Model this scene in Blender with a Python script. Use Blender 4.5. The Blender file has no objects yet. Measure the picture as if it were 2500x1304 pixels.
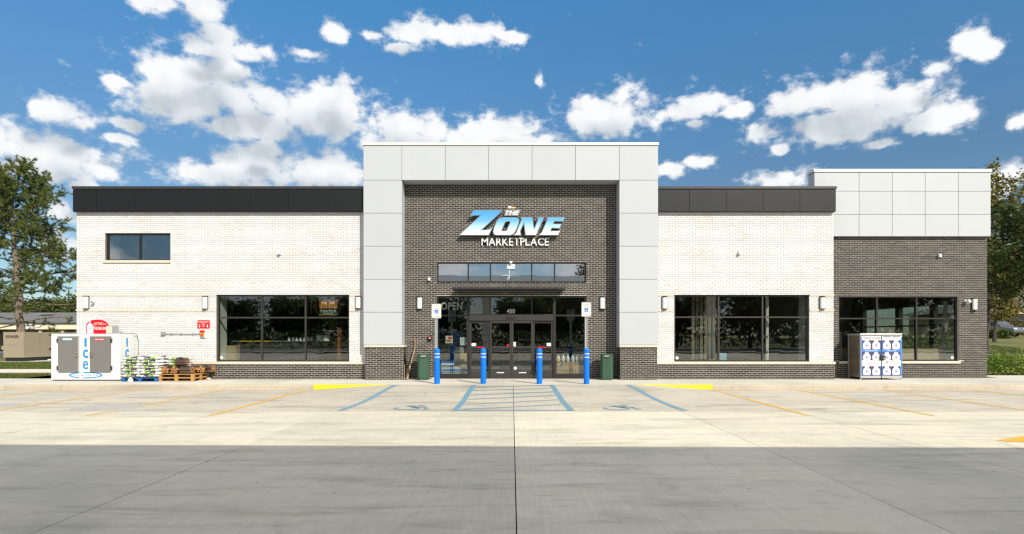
import bpy, math, random
import numpy as np
from mathutils import Vector, Matrix

random.seed(7)
rng = np.random.default_rng(7)
R = math.radians
S = bpy.context.scene
COL = S.collection

# ------------------------------------------------------------------ camera
F = 1394.0                       # focal length in photo pixels (2500 wide)
H = 1.65                         # eye height
HOR = 820.0                      # horizon row in the photo
cam = bpy.data.cameras.new('camera')
cam.sensor_width = 36.0
cam.lens = 36.0 * F / 2500.0
cam.shift_y = (HOR - 652.0) / 2500.0
cam.clip_start = 0.05
cam.clip_end = 5000
camo = bpy.data.objects.new('camera', cam)
COL.objects.link(camo)
camo.location = (0, 0, H)
camo.rotation_euler = (R(90), 0, 0)
S.camera = camo

SUN_EL, SUN_AZ = 35.0, 34.0      # sun stands behind the camera, to its right
SKY_STRENGTH = 0.13
SUN_STRENGTH = 3.3
EXPOSURE = 0.80


def X(px, Y): return (px - 1250.0) * Y / F
def Z(py, Y): return H + (HOR - py) * Y / F


# ------------------------------------------------------------------ world
class NT:
    """tiny node helper"""
    def __init__(self, tree):
        self.t = tree
        self.n = tree.nodes
        self.l = tree.links

    def node(self, typ, **kw):
        n = self.n.new(typ)
        for k, v in kw.items():
            setattr(n, k, v)
        return n

    def put(self, sock, v):
        if hasattr(v, 'is_linked') or isinstance(v, bpy.types.NodeSocket):
            self.l.new(v, sock)
        else:
            sock.default_value = v

    def math(self, op, a, b=None, c=None, clamp=False):
        n = self.node('ShaderNodeMath', operation=op, use_clamp=clamp)
        self.put(n.inputs[0], a)
        if b is not None: self.put(n.inputs[1], b)
        if c is not None: self.put(n.inputs[2], c)
        return n.outputs[0]

    def vec(self, op, a, b=None, c=None):
        n = self.node('ShaderNodeVectorMath', operation=op)
        self.put(n.inputs[0], a)
        if b is not None: self.put(n.inputs[1], b)
        if c is not None: self.put(n.inputs[2], c)
        return n.outputs['Value'] if op in ('LENGTH', 'DOT_PRODUCT', 'DISTANCE') else n.outputs[0]

    def smooth(self, v, lo, hi, a=0.0, b=1.0):
        n = self.node('ShaderNodeMapRange', interpolation_type='SMOOTHSTEP')
        self.put(n.inputs[0], v)
        for i, q in zip((1, 2, 3, 4), (lo, hi, a, b)): self.put(n.inputs[i], q)
        return n.outputs[0]

    def noise(self, vec, scale, detail=4, rough=0.5, dim='3D', distortion=0.0):
        n = self.node('ShaderNodeTexNoise', noise_dimensions=dim)
        if vec is not None: self.put(n.inputs['Vector'], vec)
        n.inputs['Scale'].default_value = scale
        n.inputs['Detail'].default_value = detail
        n.inputs['Roughness'].default_value = rough
        n.inputs['Distortion'].default_value = distortion
        return n.outputs[0]

    def mix(self, fac, a, b, mode='MIX'):
        n = self.node('ShaderNodeMix', data_type='RGBA', blend_type=mode)
        self.put(n.inputs[0], fac)
        for i, q in ((6, a), (7, b)):
            if isinstance(q, (tuple, list)): q = tuple(q) + ((1.0,) if len(q) == 3 else ())
            self.put(n.inputs[i], q)
        return n.outputs[2]

    def ramp(self, fac, stops):
        n = self.node('ShaderNodeValToRGB')
        self.put(n.inputs[0], fac)
        el = n.color_ramp.elements
        while len(el) < len(stops): el.new(0.5)
        for e, (p, c) in zip(el, stops):
            e.position = p
            e.color = tuple(c) + ((1.0,) if len(c) == 3 else ())
        return n.outputs[0]


W = bpy.data.worlds.new('World')
S.world = W
W.use_nodes = True
t = NT(W.node_tree)
t.n.clear()
sky = t.node('ShaderNodeTexSky', sky_type='NISHITA')
sky.sun_disc = False
sky.sun_elevation = R(SUN_EL)
sky.sun_rotation = R(180 - SUN_AZ)
sky.altitude = 200
sky.air_density = 1.0
sky.dust_density = 0.35
sky.ozone_density = 3.0
co = t.node('ShaderNodeTexCoord').outputs['Generated']
sep = t.node('ShaderNodeSeparateXYZ')
t.l.new(co, sep.inputs[0])
azi = t.math('ARCTAN2', sep.outputs[0], sep.outputs[1])
ele = t.math('ARCSINE', sep.outputs[2])
comb = t.node('ShaderNodeCombineXYZ')
t.l.new(azi, comb.inputs[0]); t.l.new(ele, comb.inputs[1])
P0 = comb.outputs[0]
# cumulus clouds: each is a handful of soft lobes in azimuth / elevation, broken up by noise
LOBES = [
 (400,10,85,22),(490,12,75,38),(470,0,60,30),
 (545,95,45,42),(595,128,60,22),(520,118,70,22),
 (425,190,100,52),(520,185,105,56),(375,245,80,48),(480,245,150,48),(570,235,100,55),(645,240,60,42),(285,200,40,10),
 (740,275,105,52),(830,255,70,54),(640,305,140,36),(780,305,130,36),(560,318,65,20),
 (165,270,72,40),(200,300,55,26),(110,272,36,22),
 (60,370,85,55),(180,380,95,52),(100,412,180,26),(0,360,60,45),
 (520,425,120,28),(640,405,130,44),(780,415,110,45),(650,362,45,25),(850,415,60,36),
 (975,320,75,50),(1055,318,55,36),(1000,345,130,26),(1240,325,80,36),(1180,338,70,30),(1310,340,60,16),
 (1480,278,95,42),(1540,298,66,28),(1415,290,46,26),
 (1722,252,66,32),(1680,275,66,18),(1790,270,50,14),(1700,300,36,10),
 (1950,250,95,48),(2080,240,125,52),(2200,250,100,48),(2280,285,75,32),(2050,300,190,38),(1860,328,50,20),(2140,347,40,9),
 (2365,108,58,28),(2290,168,52,16),(2420,125,52,20),
 (1010,78,85,28),(1130,92,105,26),(1240,94,40,9),(910,86,36,10),(970,116,38,10),
 (810,75,26,20),(752,132,30,13),(1312,196,12,16),(320,308,36,13),(290,341,36,8),
 (1715,397,42,12),(1640,412,42,14),(1900,442,72,18),(1908,366,20,9),
 (2495,302,24,18),(2460,445,60,26),(205,462,40,16),(150,520,35,20),(130,600,40,30)]
cells = []
for (px, py, rx, ry) in LOBES:
    def ang(a, b):
        d = Vector(((a - 1250) / F, 1.0, (HOR - b) / F)).normalized()
        return math.atan2(d.x, d.y), math.asin(d.z)
    rx, ry = rx * 1.12 + 4, ry * 1.22 + 4
    a0, e0 = ang(px, py)
    a1, _ = ang(px + rx, py)
    a2, _ = ang(px - rx, py)
    _, e1 = ang(px, py - ry)
    sx = 2.0 / abs(a1 - a2)
    sy = 1.0 / abs(e1 - e0)
    cells.append((sx, sy, -a0 * sx, -e0 * sy))
warp = t.node('ShaderNodeTexNoise')
t.l.new(co, warp.inputs['Vector'])
warp.inputs['Scale'].default_value = 11
warp.inputs['Detail'].default_value = 6
warp.inputs['Roughness'].default_value = 0.6
wv = t.vec('MULTIPLY_ADD', warp.outputs['Color'], (0.05, 0.030, 0), (-0.025, -0.015, 0))
P1 = t.vec('ADD', P0, wv)


def field(P, soft=False):
    acc = None
    for (sx, sy, ox, oy) in cells:
        d = t.vec('LENGTH', t.vec('MULTIPLY_ADD', P, (sx, sy, 0), (ox, oy, 0)))
        acc = d if acc is None else (t.math('SMOOTH_MIN', acc, d, 0.45) if soft else t.math('MINIMUM', acc, d))
    return t.math('SUBTRACT', 1.0, acc)


f1 = field(P1)
f2 = field(t.vec('ADD', P1, (0.010, 0.036, 0)), True)          # the same clouds, probed a little towards the sun and up
n1 = t.noise(co, 20, 9, 0.60)
n3 = t.noise(t.vec('MULTIPLY', co, (1, 1, 1.6)), 42, 6, 0.65)
def cells_of(scale):
    v = t.node('ShaderNodeTexVoronoi', feature='F1')
    t.l.new(t.vec('ADD', co, t.vec('MULTIPLY', warp.outputs['Color'], (0.03, 0.03, 0.03))), v.inputs['Vector'])
    v.inputs['Scale'].default_value = scale
    return v.outputs['Distance']
bil = t.math('ADD', t.math('MULTIPLY_ADD', cells_of(21), -1.0, 0.5), t.math('MULTIPLY_ADD', cells_of(47), -0.55, 0.27))
n2 = t.noise(co, 9, 5, 0.55)
den = t.math('ADD', t.math('MAXIMUM', f1, -0.9), t.math('ADD', t.math('ADD', t.math('MULTIPLY_ADD', n1, 1.3, -0.60), t.math('MULTIPLY_ADD', n3, 1.3, -0.62)), t.math('MULTIPLY', bil, 0.70)))
# out-of-view sky: noise clouds, thicker cover than in front, added to brighten the shade
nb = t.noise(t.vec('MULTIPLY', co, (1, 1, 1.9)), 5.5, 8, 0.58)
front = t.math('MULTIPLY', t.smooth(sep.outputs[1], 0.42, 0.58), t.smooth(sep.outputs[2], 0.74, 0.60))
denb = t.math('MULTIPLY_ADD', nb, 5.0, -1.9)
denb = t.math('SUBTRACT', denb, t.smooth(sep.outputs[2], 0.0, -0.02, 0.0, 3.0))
CB = 1.0 / SKY_STRENGTH
tone = t.ramp(sep.outputs[2], [(0.0, (0.37, 0.40, 0.40)), (0.25, (0.33, 0.42, 0.44)), (0.36, (0.34, 0.53, 0.58)), (0.50, (0.33, 0.66, 0.74))])
skyc = t.mix(1.0, sky.outputs[0], tone, 'MULTIPLY')
fade = t.smooth(sep.outputs[2], -0.01, 0.06, 0.0, 1.0)


def cloud_bg(density, above):
    """sky with clouds of this density, greyer where more cloud lies between them and the sun"""
    core = t.smooth(density, -0.02, 0.58)
    wisp = t.math('MULTIPLY', t.smooth(t.math('ADD', density, t.math('MULTIPLY_ADD', n3, 2.2, -1.0)), -0.10, 0.85), 0.45)
    mask = t.math('MULTIPLY', t.math('MAXIMUM', core, wisp), fade)
    lit = t.smooth(above, 0.80, -0.15)
    lit = t.math('ADD', t.math('MULTIPLY', lit, 0.84), t.math('ADD', t.math('MULTIPLY_ADD', n1, 0.40, -0.10), t.math('MULTIPLY', bil, 0.36)), clamp=True)
    ccol = t.ramp(lit, [(0.0, (0.30 * CB, 0.332 * CB, 0.368 * CB)), (0.45, (0.435 * CB, 0.465 * CB, 0.49 * CB)),
                        (0.8, (0.515 * CB, 0.53 * CB, 0.545 * CB)), (1.0, (0.56 * CB, 0.565 * CB, 0.57 * CB))])
    b = t.node('ShaderNodeBackground')
    t.l.new(t.mix(mask, skyc, ccol), b.inputs[0])
    b.inputs[1].default_value = SKY_STRENGTH
    return b.outputs[0]


bg_front = cloud_bg(den, t.math('ADD', f2, t.math('MULTIPLY_ADD', n2, 0.7, -0.35)))
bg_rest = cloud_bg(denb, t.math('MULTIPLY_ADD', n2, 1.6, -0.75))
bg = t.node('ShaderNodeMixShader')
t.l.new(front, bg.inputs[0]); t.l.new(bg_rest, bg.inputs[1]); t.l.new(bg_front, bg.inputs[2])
W.cycles.sampling_method = 'MANUAL'
W.cycles.sample_map_resolution = 512
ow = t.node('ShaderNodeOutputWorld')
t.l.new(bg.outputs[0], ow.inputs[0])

# ------------------------------------------------------------------ sun, exposure
sun = bpy.data.lights.new('sun', 'SUN')
sun.energy = SUN_STRENGTH
sun.angle = R(0.5)
sun.color = (1.0, 0.92, 0.79)
suno = bpy.data.objects.new('sun', sun)
COL.objects.link(suno)
dsun = Vector((math.sin(R(SUN_AZ)) * math.cos(R(SUN_EL)), -math.cos(R(SUN_AZ)) * math.cos(R(SUN_EL)), math.sin(R(SUN_EL))))
suno.rotation_euler = dsun.to_track_quat('Z', 'Y').to_euler()
suno.location = (10, -20, 30)
S.view_settings.view_transform = 'Standard'
S.view_settings.look = 'None'
S.view_settings.gamma = 1.0
S.view_settings.use_curve_mapping = False
S.view_settings.exposure = EXPOSURE
S.render.engine = 'CYCLES'
S.cycles.use_denoising = True
S.cycles.filter_width = 1.35
S.cycles.max_bounces = 8
S.cycles.transparent_max_bounces = 16
S.cycles.caustics_reflective = False
S.cycles.caustics_refractive = False
S.cycles.sample_clamp_indirect = 6.0


# ------------------------------------------------------------------ materials
MATS = {}


def pmat(name, col, rough=0.6, metal=0.0, var=0.0, scale=6.0, bump=0.0, bscale=60.0, spec=0.5, island=0.0, coat=0.0, objrand=0.0):
    """principled paint / stone / metal with optional tone variation and fine relief"""
    m = bpy.data.materials.new(name)
    m.use_nodes = True
    k = NT(m.node_tree)
    b = k.n['Principled BSDF']
    b.inputs['Roughness'].default_value = rough
    b.inputs['Metallic'].default_value = metal
    b.inputs['Specular IOR Level'].default_value = spec
    b.inputs['Coat Weight'].default_value = coat
    c = tuple(col) + (1.0,)
    out = None
    tc = k.node('ShaderNodeTexCoord').outputs['Object']
    if var:
        n = k.noise(tc, scale, 6, 0.6)
        out = k.mix(n, tuple(max(0, q * (1 - 1.6 * var)) for q in col), tuple(q * (1 + 1.6 * var) for q in col))
    if island:
        g = k.node('ShaderNodeNewGeometry').outputs['Random Per Island']
        f = k.smooth(g, 0, 1, 1 - island, 1 + island)
        cc = k.node('ShaderNodeCombineColor')
        for i in range(3): k.l.new(f, cc.inputs[i])
        out = k.mix(1.0, out if out is not None else c, cc.outputs[0], 'MULTIPLY')
    if objrand:
        g = k.node('ShaderNodeObjectInfo').outputs['Random']
        f = k.math('MULTIPLY_ADD', g, 2 * objrand, 1 - objrand)
        cc = k.node('ShaderNodeCombineColor')
        for i in range(3): k.l.new(f, cc.inputs[i])
        out = k.mix(1.0, out if out is not None else c, cc.outputs[0], 'MULTIPLY')
    if out is not None:
        k.l.new(out, b.inputs['Base Color'])
    else:
        b.inputs['Base Color'].default_value = c
    if bump:
        n = k.noise(tc, bscale, 4, 0.6)
        bp = k.node('ShaderNodeBump')
        bp.inputs['Strength'].default_value = bump
        bp.inputs['Distance'].default_value = 0.01
        k.l.new(n, bp.inputs['Height'])
        k.l.new(bp.outputs[0], b.inputs['Normal'])
    MATS[name] = m
    return m


def brick_mat(name, stops, rough=0.75, stain=None):
    """colour chosen brick by brick, with a soft weathering over the wall"""
    m = bpy.data.materials.new(name)
    m.use_nodes = True
    k = NT(m.node_tree)
    b = k.n['Principled BSDF']
    b.inputs['Roughness'].default_value = rough
    b.inputs['Specular IOR Level'].default_value = 0.25
    geo = k.node('ShaderNodeNewGeometry')
    oi = k.node('ShaderNodeObjectInfo').outputs['Random']
    r = k.math('FRACT', k.math('ADD', geo.outputs['Random Per Island'], oi))
    c = k.ramp(r, stops)
    pos = geo.outputs['Position']
    n = k.noise(pos, 0.9, 5, 0.6)
    c = k.mix(1.0, c, k.ramp(n, [(0.3, (0.93, 0.91, 0.88)), (0.55, (1, 1, 1)), (0.75, (1.04, 1.04, 1.05))]), 'MULTIPLY')
    if stain:
        n2 = k.noise(k.vec('MULTIPLY', pos, (1.0, 1.0, 2.5)), 1.5, 7, 0.65)
        c = k.mix(k.smooth(n2, 0.56, 0.78, 0.0, 0.75), c, stain)
    n3 = k.noise(pos, 45, 3, 0.6)
    c = k.mix(1.0, c, k.ramp(n3, [(0.3, (0.9, 0.9, 0.9)), (0.7, (1.08, 1.08, 1.08))]), 'MULTIPLY')
    k.l.new(c, b.inputs['Base Color'])
    MATS[name] = m
    return m


def glass_mat(name, tint, ior, gloss=(0.95, 0.97, 1.0)):
    m = bpy.data.materials.new(name)
    m.use_nodes = True
    k = NT(m.node_tree)
    k.n.clear()
    tr = k.node('ShaderNodeBsdfTransparent')
    tr.inputs[0].default_value = tuple(tint) + (1,)
    gl = k.node('ShaderNodeBsdfGlossy')
    gl.inputs[0].default_value = tuple(gloss) + (1,)
    gl.inputs['Roughness'].default_value = 0.0
    f0 = ((ior - 1) / (ior + 1)) ** 2
    lw = k.node('ShaderNodeLayerWeight')
    lw.inputs[0].default_value = 0.5
    sch = k.math('MULTIPLY_ADD', k.math('POWER', lw.outputs['Facing'], 5.0), 1 - f0, f0)
    geo = k.node('ShaderNodeNewGeometry')
    bp = k.node('ShaderNodeBump')
    bp.inputs['Strength'].default_value = 0.010
    bp.inputs['Distance'].default_value = 0.1
    k.l.new(k.noise(geo.outputs['Position'], 1.6, 1, 0.4), bp.inputs['Height'])
    k.l.new(bp.outputs[0], gl.inputs['Normal'])
    mx = k.node('ShaderNodeMixShader')
    k.l.new(sch, mx.inputs[0])
    k.l.new(tr.outputs[0], mx.inputs[1])
    k.l.new(gl.outputs[0], mx.inputs[2])
    o = k.node('ShaderNodeOutputMaterial')
    k.l.new(mx.outputs[0], o.inputs[0])
    MATS[name] = m
    return m


def leaf_mat(name, c0, c1, c2):
    m = bpy.data.materials.new(name)
    m.use_nodes = True
    k = NT(m.node_tree)
    k.n.clear()
    geo = k.node('ShaderNodeNewGeometry')
    r = geo.outputs['Random Per Island']
    big = k.noise(geo.outputs['Position'], 0.7, 3, 0.5)
    f = k.math('ADD', k.math('MULTIPLY', r, 0.55), k.math('MULTIPLY_ADD', big, 1.3, -0.42), clamp=True)
    c = k.ramp(f, [(0.1, c0), (0.5, c1), (0.9, c2)])
    d = k.node('ShaderNodeBsdfPrincipled')
    d.inputs['Roughness'].default_value = 0.55
    d.inputs['Specular IOR Level'].default_value = 0.35
    k.l.new(c, d.inputs['Base Color'])
    tl = k.node('ShaderNodeBsdfTranslucent')
    k.l.new(c, tl.inputs[0])
    mx = k.node('ShaderNodeMixShader')
    mx.inputs[0].default_value = 0.3
    k.l.new(d.outputs[0], mx.inputs[1]); k.l.new(tl.outputs[0], mx.inputs[2])
    o = k.node('ShaderNodeOutputMaterial')
    k.l.new(mx.outputs[0], o.inputs[0])
    MATS[name] = m
    return m


def concrete_mat(name, col, tint=0.06, stain=0.5, broom=True, bump=0.25):
    m = bpy.data.materials.new(name)
    m.use_nodes = True
    k = NT(m.node_tree)
    b = k.n['Principled BSDF']
    b.inputs['Roughness'].default_value = 0.82
    b.inputs['Specular IOR Level'].default_value = 0.3
    pos = k.node('ShaderNodeNewGeometry').outputs['Position']
    oi = k.node('ShaderNodeObjectInfo').outputs['Random']
    f = k.math('MULTIPLY_ADD', oi, 2 * tint, 1 - tint)
    cc = k.node('ShaderNodeCombineColor')
    for i in range(3): k.l.new(f, cc.inputs[i])
    c = k.mix(1.0, col, cc.outputs[0], 'MULTIPLY')
    # cloudy tone, long drag streaks along the lane, small spots, broom lines
    n1 = k.noise(pos, 0.45, 6, 0.62)
    c = k.mix(1.0, c, k.ramp(n1, [(0.25, (0.79, 0.80, 0.82)), (0.5, (1, 1, 1)), (0.75, (1.09, 1.07, 1.03))]), 'MULTIPLY')
    n2 = k.noise(k.vec('MULTIPLY', pos, (0.22, 1.5, 1)), 1.6, 7, 0.66, distortion=0.6)
    c = k.mix(k.smooth(n2, 0.47, 0.76, 0.0, stain), c, (0.19, 0.175, 0.15))
    n2b = k.noise(k.vec('MULTIPLY', pos, (0.6, 3.2, 1)), 2.3, 5, 0.7, distortion=0.3)
    c = k.mix(k.smooth(n2b, 0.57, 0.72, 0.0, stain * 0.65), c, (0.16, 0.145, 0.13))
    n5 = k.noise(pos, 6.0, 6, 0.7)
    c = k.mix(1.0, c, k.ramp(n5, [(0.3, (0.93, 0.93, 0.93)), (0.7, (1.05, 1.05, 1.05))]), 'MULTIPLY')
    n6 = k.noise(k.vec('MULTIPLY', pos, (1.0, 0.8, 1)), 0.95, 5, 0.6, distortion=1.2)      # old oil and water marks
    c = k.mix(k.smooth(n6, 0.60, 0.70, 0.0, stain * 0.55), c, (0.24, 0.215, 0.18))
    vo = k.node('ShaderNodeTexVoronoi')
    vo.inputs['Scale'].default_value = 2.3
    k.l.new(pos, vo.inputs['Vector'])
    spot = k.math('MULTIPLY', k.smooth(vo.outputs['Distance'], 0.06, 0.03), k.smooth(k.noise(pos, 1.1, 2), 0.50, 0.56))
    c = k.mix(k.math('MULTIPLY', spot, 0.75), c, (0.05, 0.045, 0.04))
    n3 = k.noise(pos, 160, 2, 0.5)
    c = k.mix(1.0, c, k.ramp(n3, [(0.3, (0.90, 0.90, 0.90)), (0.7, (1.08, 1.08, 1.08))]), 'MULTIPLY')
    if broom:
        n4 = k.noise(k.vec('MULTIPLY', pos, (1.0, 0.018, 1)), 55, 3, 0.6)
        c = k.mix(1.0, c, k.ramp(n4, [(0.3, (0.925, 0.925, 0.93)), (0.7, (1.06, 1.06, 1.055))]), 'MULTIPLY')
    k.l.new(c, b.inputs['Base Color'])
    bp = k.node('ShaderNodeBump')
    bp.inputs['Strength'].default_value = bump
    bp.inputs['Distance'].default_value = 0.01
    k.l.new(k.noise(pos, 90, 4, 0.65), bp.inputs['Height'])
    k.l.new(bp.outputs[0], b.inputs['Normal'])
    MATS[name] = m
    return m


def paint_mat(name, col, wear_col, wear=0.45):
    m = bpy.data.materials.new(name)
    m.use_nodes = True
    k = NT(m.node_tree)
    b = k.n['Principled BSDF']
    b.inputs['Roughness'].default_value = 0.7
    pos = k.node('ShaderNodeNewGeometry').outputs['Position']
    n = k.noise(pos, 9, 8, 0.75)
    c = k.mix(k.smooth(n, 0.50, 0.68, 0.0, wear), col, wear_col)
    n2 = k.noise(pos, 120, 2, 0.5)
    c = k.mix(1.0, c, k.ramp(n2, [(0.3, (0.9, 0.9, 0.9)), (0.7, (1.06, 1.06, 1.06))]), 'MULTIPLY')
    k.l.new(c, b.inputs['Base Color'])
    MATS[name] = m
    return m


brick_mat('white_brick', [(0.0, (0.56, 0.555, 0.55)), (0.10, (0.59, 0.60, 0.61)), (0.5, (0.615, 0.63, 0.65)), (1.0, (0.64, 0.66, 0.685))], 0.7, (0.565, 0.555, 0.54))
brick_mat('dark_brick', [(0.0, (0.029, 0.0265, 0.0255)), (0.4, (0.039, 0.036, 0.0345)), (0.8, (0.050, 0.046, 0.0435)), (1.0, (0.072, 0.066, 0.061))], 0.65, (0.11, 0.09, 0.075))
pmat('white_mortar', (0.25, 0.235, 0.215), 0.9, var=0.12, scale=8)
pmat('light_mortar', (0.58, 0.545, 0.48), 0.9, var=0.12, scale=8)
pmat('limestone', (0.56, 0.505, 0.42), 0.8, var=0.06, scale=5, bump=0.1)
pmat('silver_panel', (0.420, 0.446, 0.475), 0.60, spec=0.3, metal=0.06, var=0.02, scale=0.8, bump=0.10, bscale=1.1, objrand=0.022)
pmat('panel_joint', (0.10, 0.105, 0.11), 0.6)
pmat('charcoal_panel', (0.033, 0.0345, 0.036), 0.46, metal=0.9, var=0.05, scale=90, bump=0.05, bscale=300, spec=0.2)
pmat('charcoal_cap', (0.045, 0.047, 0.05), 0.42, metal=0.5)
pmat('light_joint', (0.34, 0.34, 0.34), 0.5, metal=0.3)
pmat('silver_cap', (0.56, 0.56, 0.56), 0.5, metal=0.1)
pmat('black_frame', (0.022, 0.021, 0.020), 0.42, metal=0.2)
pmat('bronze_frame', (0.045, 0.043, 0.041), 0.40, metal=0.35)
glass_mat('window_glass', (0.78, 0.81, 0.79), 1.92)
glass_mat('door_glass', (0.80, 0.83, 0.81), 1.85)
glass_mat('strip_glass', (0.66, 0.69, 0.70), 4.4)
glass_mat('upper_glass', (0.66, 0.69, 0.70), 2.7)
pmat('drywall', (0.70, 0.72, 0.68), 0.8)
pmat('interior_wall', (0.20, 0.20, 0.19), 0.8, var=0.05)
pmat('interior_dark', (0.035, 0.035, 0.036), 0.7)
pmat('interior_floor', (0.16, 0.15, 0.14), 0.35, var=0.06)
pmat('ceiling_tile', (0.35, 0.35, 0.34), 0.9)
pmat('white_paint', (0.66, 0.66, 0.65), 0.35, var=0.01)
pmat('white_enamel', (0.62, 0.63, 0.635), 0.35, coat=0.1, var=0.012, scale=3)
pmat('door_grey', (0.15, 0.145, 0.14), 0.55, var=0.05, scale=120)
pmat('ice_blue', (0.006, 0.22, 0.52), 0.4, spec=0.25)
pmat('pale_blue', (0.30, 0.60, 0.80), 0.4)
pmat('sign_red', (0.60, 0.006, 0.014), 0.5, spec=0.2)
pmat('pure_white', (0.68, 0.68, 0.68), 0.45)
pmat('text_black', (0.012, 0.012, 0.013), 0.5)
pmat('text_grey', (0.16, 0.17, 0.18), 0.5)
pmat('text_red', (0.62, 0.03, 0.04), 0.5)
pmat('tan_metal', (0.30, 0.255, 0.185), 0.5, var=0.03)
pmat('steel', (0.55, 0.55, 0.54), 0.35, metal=0.9, var=0.05, scale=20)
pmat('galvanised', (0.52, 0.53, 0.54), 0.42, metal=0.7, var=0.06, scale=15)
pmat('brown_steel', (0.30, 0.245, 0.19), 0.42, metal=0.6, var=0.12, scale=6)
pmat('bollard_blue', (0.0, 0.150, 0.64), 0.42, var=0.06, scale=7, spec=0.3)
pmat('isa_blue', (0.012, 0.10, 0.48), 0.4)
pmat('bin_green', (0.026, 0.074, 0.045), 0.7, var=0.10, scale=60, bump=0.1, bscale=200)
pmat('bin_dark', (0.012, 0.025, 0.018), 0.8)
pmat('pallet_wood', (0.42, 0.235, 0.085), 0.75, var=0.25, scale=9, objrand=0.15)
pmat('pallet_blue', (0.012, 0.11, 0.34), 0.7, var=0.2, scale=10)
pmat('bark_wood', (0.105, 0.068, 0.042), 0.9, var=0.35, scale=14, bump=0.6, bscale=40)
pmat('cut_wood', (0.36, 0.17, 0.055), 0.8, var=0.22, scale=22)
pmat('dry_branch', (0.33, 0.24, 0.14), 0.85, var=0.3, scale=12)
pmat('grey_plastic', (0.30, 0.30, 0.30), 0.5)
pmat('conduit_grey', (0.36, 0.36, 0.35), 0.4, metal=0.5)
pmat('amber', (0.62, 0.24, 0.012), 0.4)
pmat('navy', (0.045, 0.040, 0.13), 0.45)
pmat('print_blue', (0.05, 0.20, 0.58), 0.4)
pmat('tank_white', (0.60, 0.59, 0.63), 0.4, var=0.02)
pmat('plywood', (0.46, 0.36, 0.22), 0.75, var=0.2, scale=4)
pmat('card_brown', (0.45, 0.30, 0.16), 0.8, var=0.06, objrand=0.12)
pmat('jug_plastic', (0.72, 0.76, 0.78), 0.3, var=0.03)
pmat('water_blue', (0.04, 0.20, 0.58), 0.25, var=0.35, scale=22)
pmat('copper_post', (0.30, 0.085, 0.022), 0.5, var=0.2, scale=3)
pmat('yellow_bar', (0.80, 0.55, 0.01), 0.4)
pmat('bottle_mix', (0.16, 0.12, 0.10), 0.25, island=0.9)
pmat('cigar_brown', (0.42, 0.16, 0.04), 0.5)
pmat('cigar_gold', (0.75, 0.50, 0.10), 0.5)
pmat('blind_fabric', (0.20, 0.19, 0.13), 0.9)
pmat('panel_blue', (0.008, 0.10, 0.33), 0.4)
pmat('asphalt', (0.060, 0.058, 0.055), 0.9, var=0.15, scale=3, bump=0.2)
pmat('road_grey', (0.11, 0.108, 0.105), 0.9, var=0.15, scale=1.5)
pmat('dirt', (0.20, 0.155, 0.11), 0.95, var=0.25, scale=4)
pmat('roof_shingle', (0.12, 0.12, 0.125), 0.9, var=0.2, scale=12)
pmat('cream_fascia', (0.66, 0.60, 0.46), 0.8, var=0.05, scale=2)
pmat('house_brick', (0.20, 0.085, 0.055), 0.85, var=0.2, scale=20)
pmat('tan_siding', (0.42, 0.34, 0.26), 0.8, var=0.06)
pmat('dark_window', (0.012, 0.014, 0.016), 0.08, spec=0.8)
pmat('car_grey', (0.20, 0.22, 0.25), 0.25, metal=0.6, coat=0.5)
pmat('rubber', (0.015, 0.015, 0.015), 0.8)
pmat('trunk_bark', (0.17, 0.135, 0.10), 0.9, var=0.35, scale=9, bump=0.8, bscale=25)
pmat('dark_bark', (0.065, 0.05, 0.04), 0.9, var=0.3, scale=9, bump=0.6, bscale=25)
pmat('wire_black', (0.012, 0.012, 0.013), 0.6)
pmat('canopy_white', (0.78, 0.78, 0.78), 0.5)
pmat('skin', (0.50, 0.30, 0.21), 0.55)
pmat('olive_cloth', (0.15, 0.145, 0.045), 0.85, var=0.15, scale=15)
pmat('khaki_cloth', (0.26, 0.25, 0.20), 0.85, var=0.1, scale=15)
pmat('hair_grey', (0.22, 0.20, 0.18), 0.8)
pmat('tank_patch', (0.365, 0.355, 0.335), 0.8, var=0.14, scale=5)
concrete_mat('concrete', (0.592, 0.552, 0.455), 0.07, 0.50)
concrete_mat('stall_concrete', (0.475, 0.440, 0.372), 0.07, 0.80)
concrete_mat('walk_concrete', (0.59, 0.56, 0.49), 0.05, 0.16, bump=0.15)
concrete_mat('kerb_concrete', (0.47, 0.415, 0.33), 0.07, 0.5, broom=False)
paint_mat('yellow_line', (0.64, 0.37, 0.022), (0.42, 0.34, 0.22), 0.65)
paint_mat('kerb_yellow', (0.80, 0.60, 0.005), (0.66, 0.5, 0.05), 0.3)
paint_mat('blue_line', (0.13, 0.27, 0.37), (0.33, 0.33, 0.30), 0.6)
leaf_mat('pine_needles', (0.048, 0.082, 0.018), (0.112, 0.150, 0.032), (0.22, 0.225, 0.050))
leaf_mat('autumn_leaves', (0.090, 0.085, 0.014), (0.27, 0.21, 0.022), (0.50, 0.33, 0.030))
leaf_mat('olive_leaves', (0.050, 0.062, 0.014), (0.135, 0.135, 0.030), (0.26, 0.21, 0.040))
leaf_mat('green_leaves', (0.022, 0.040, 0.010), (0.062, 0.090, 0.018), (0.125, 0.145, 0.028))
leaf_mat('hedge_leaves', (0.055, 0.115, 0.014), (0.16, 0.26, 0.028), (0.34, 0.38, 0.05))
leaf_mat('grass_blades', (0.050, 0.085, 0.012), (0.085, 0.125, 0.020), (0.14, 0.16, 0.035))
leaf_mat('fallen_leaves', (0.10, 0.045, 0.015), (0.24, 0.11, 0.025), (0.40, 0.22, 0.05))


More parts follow.
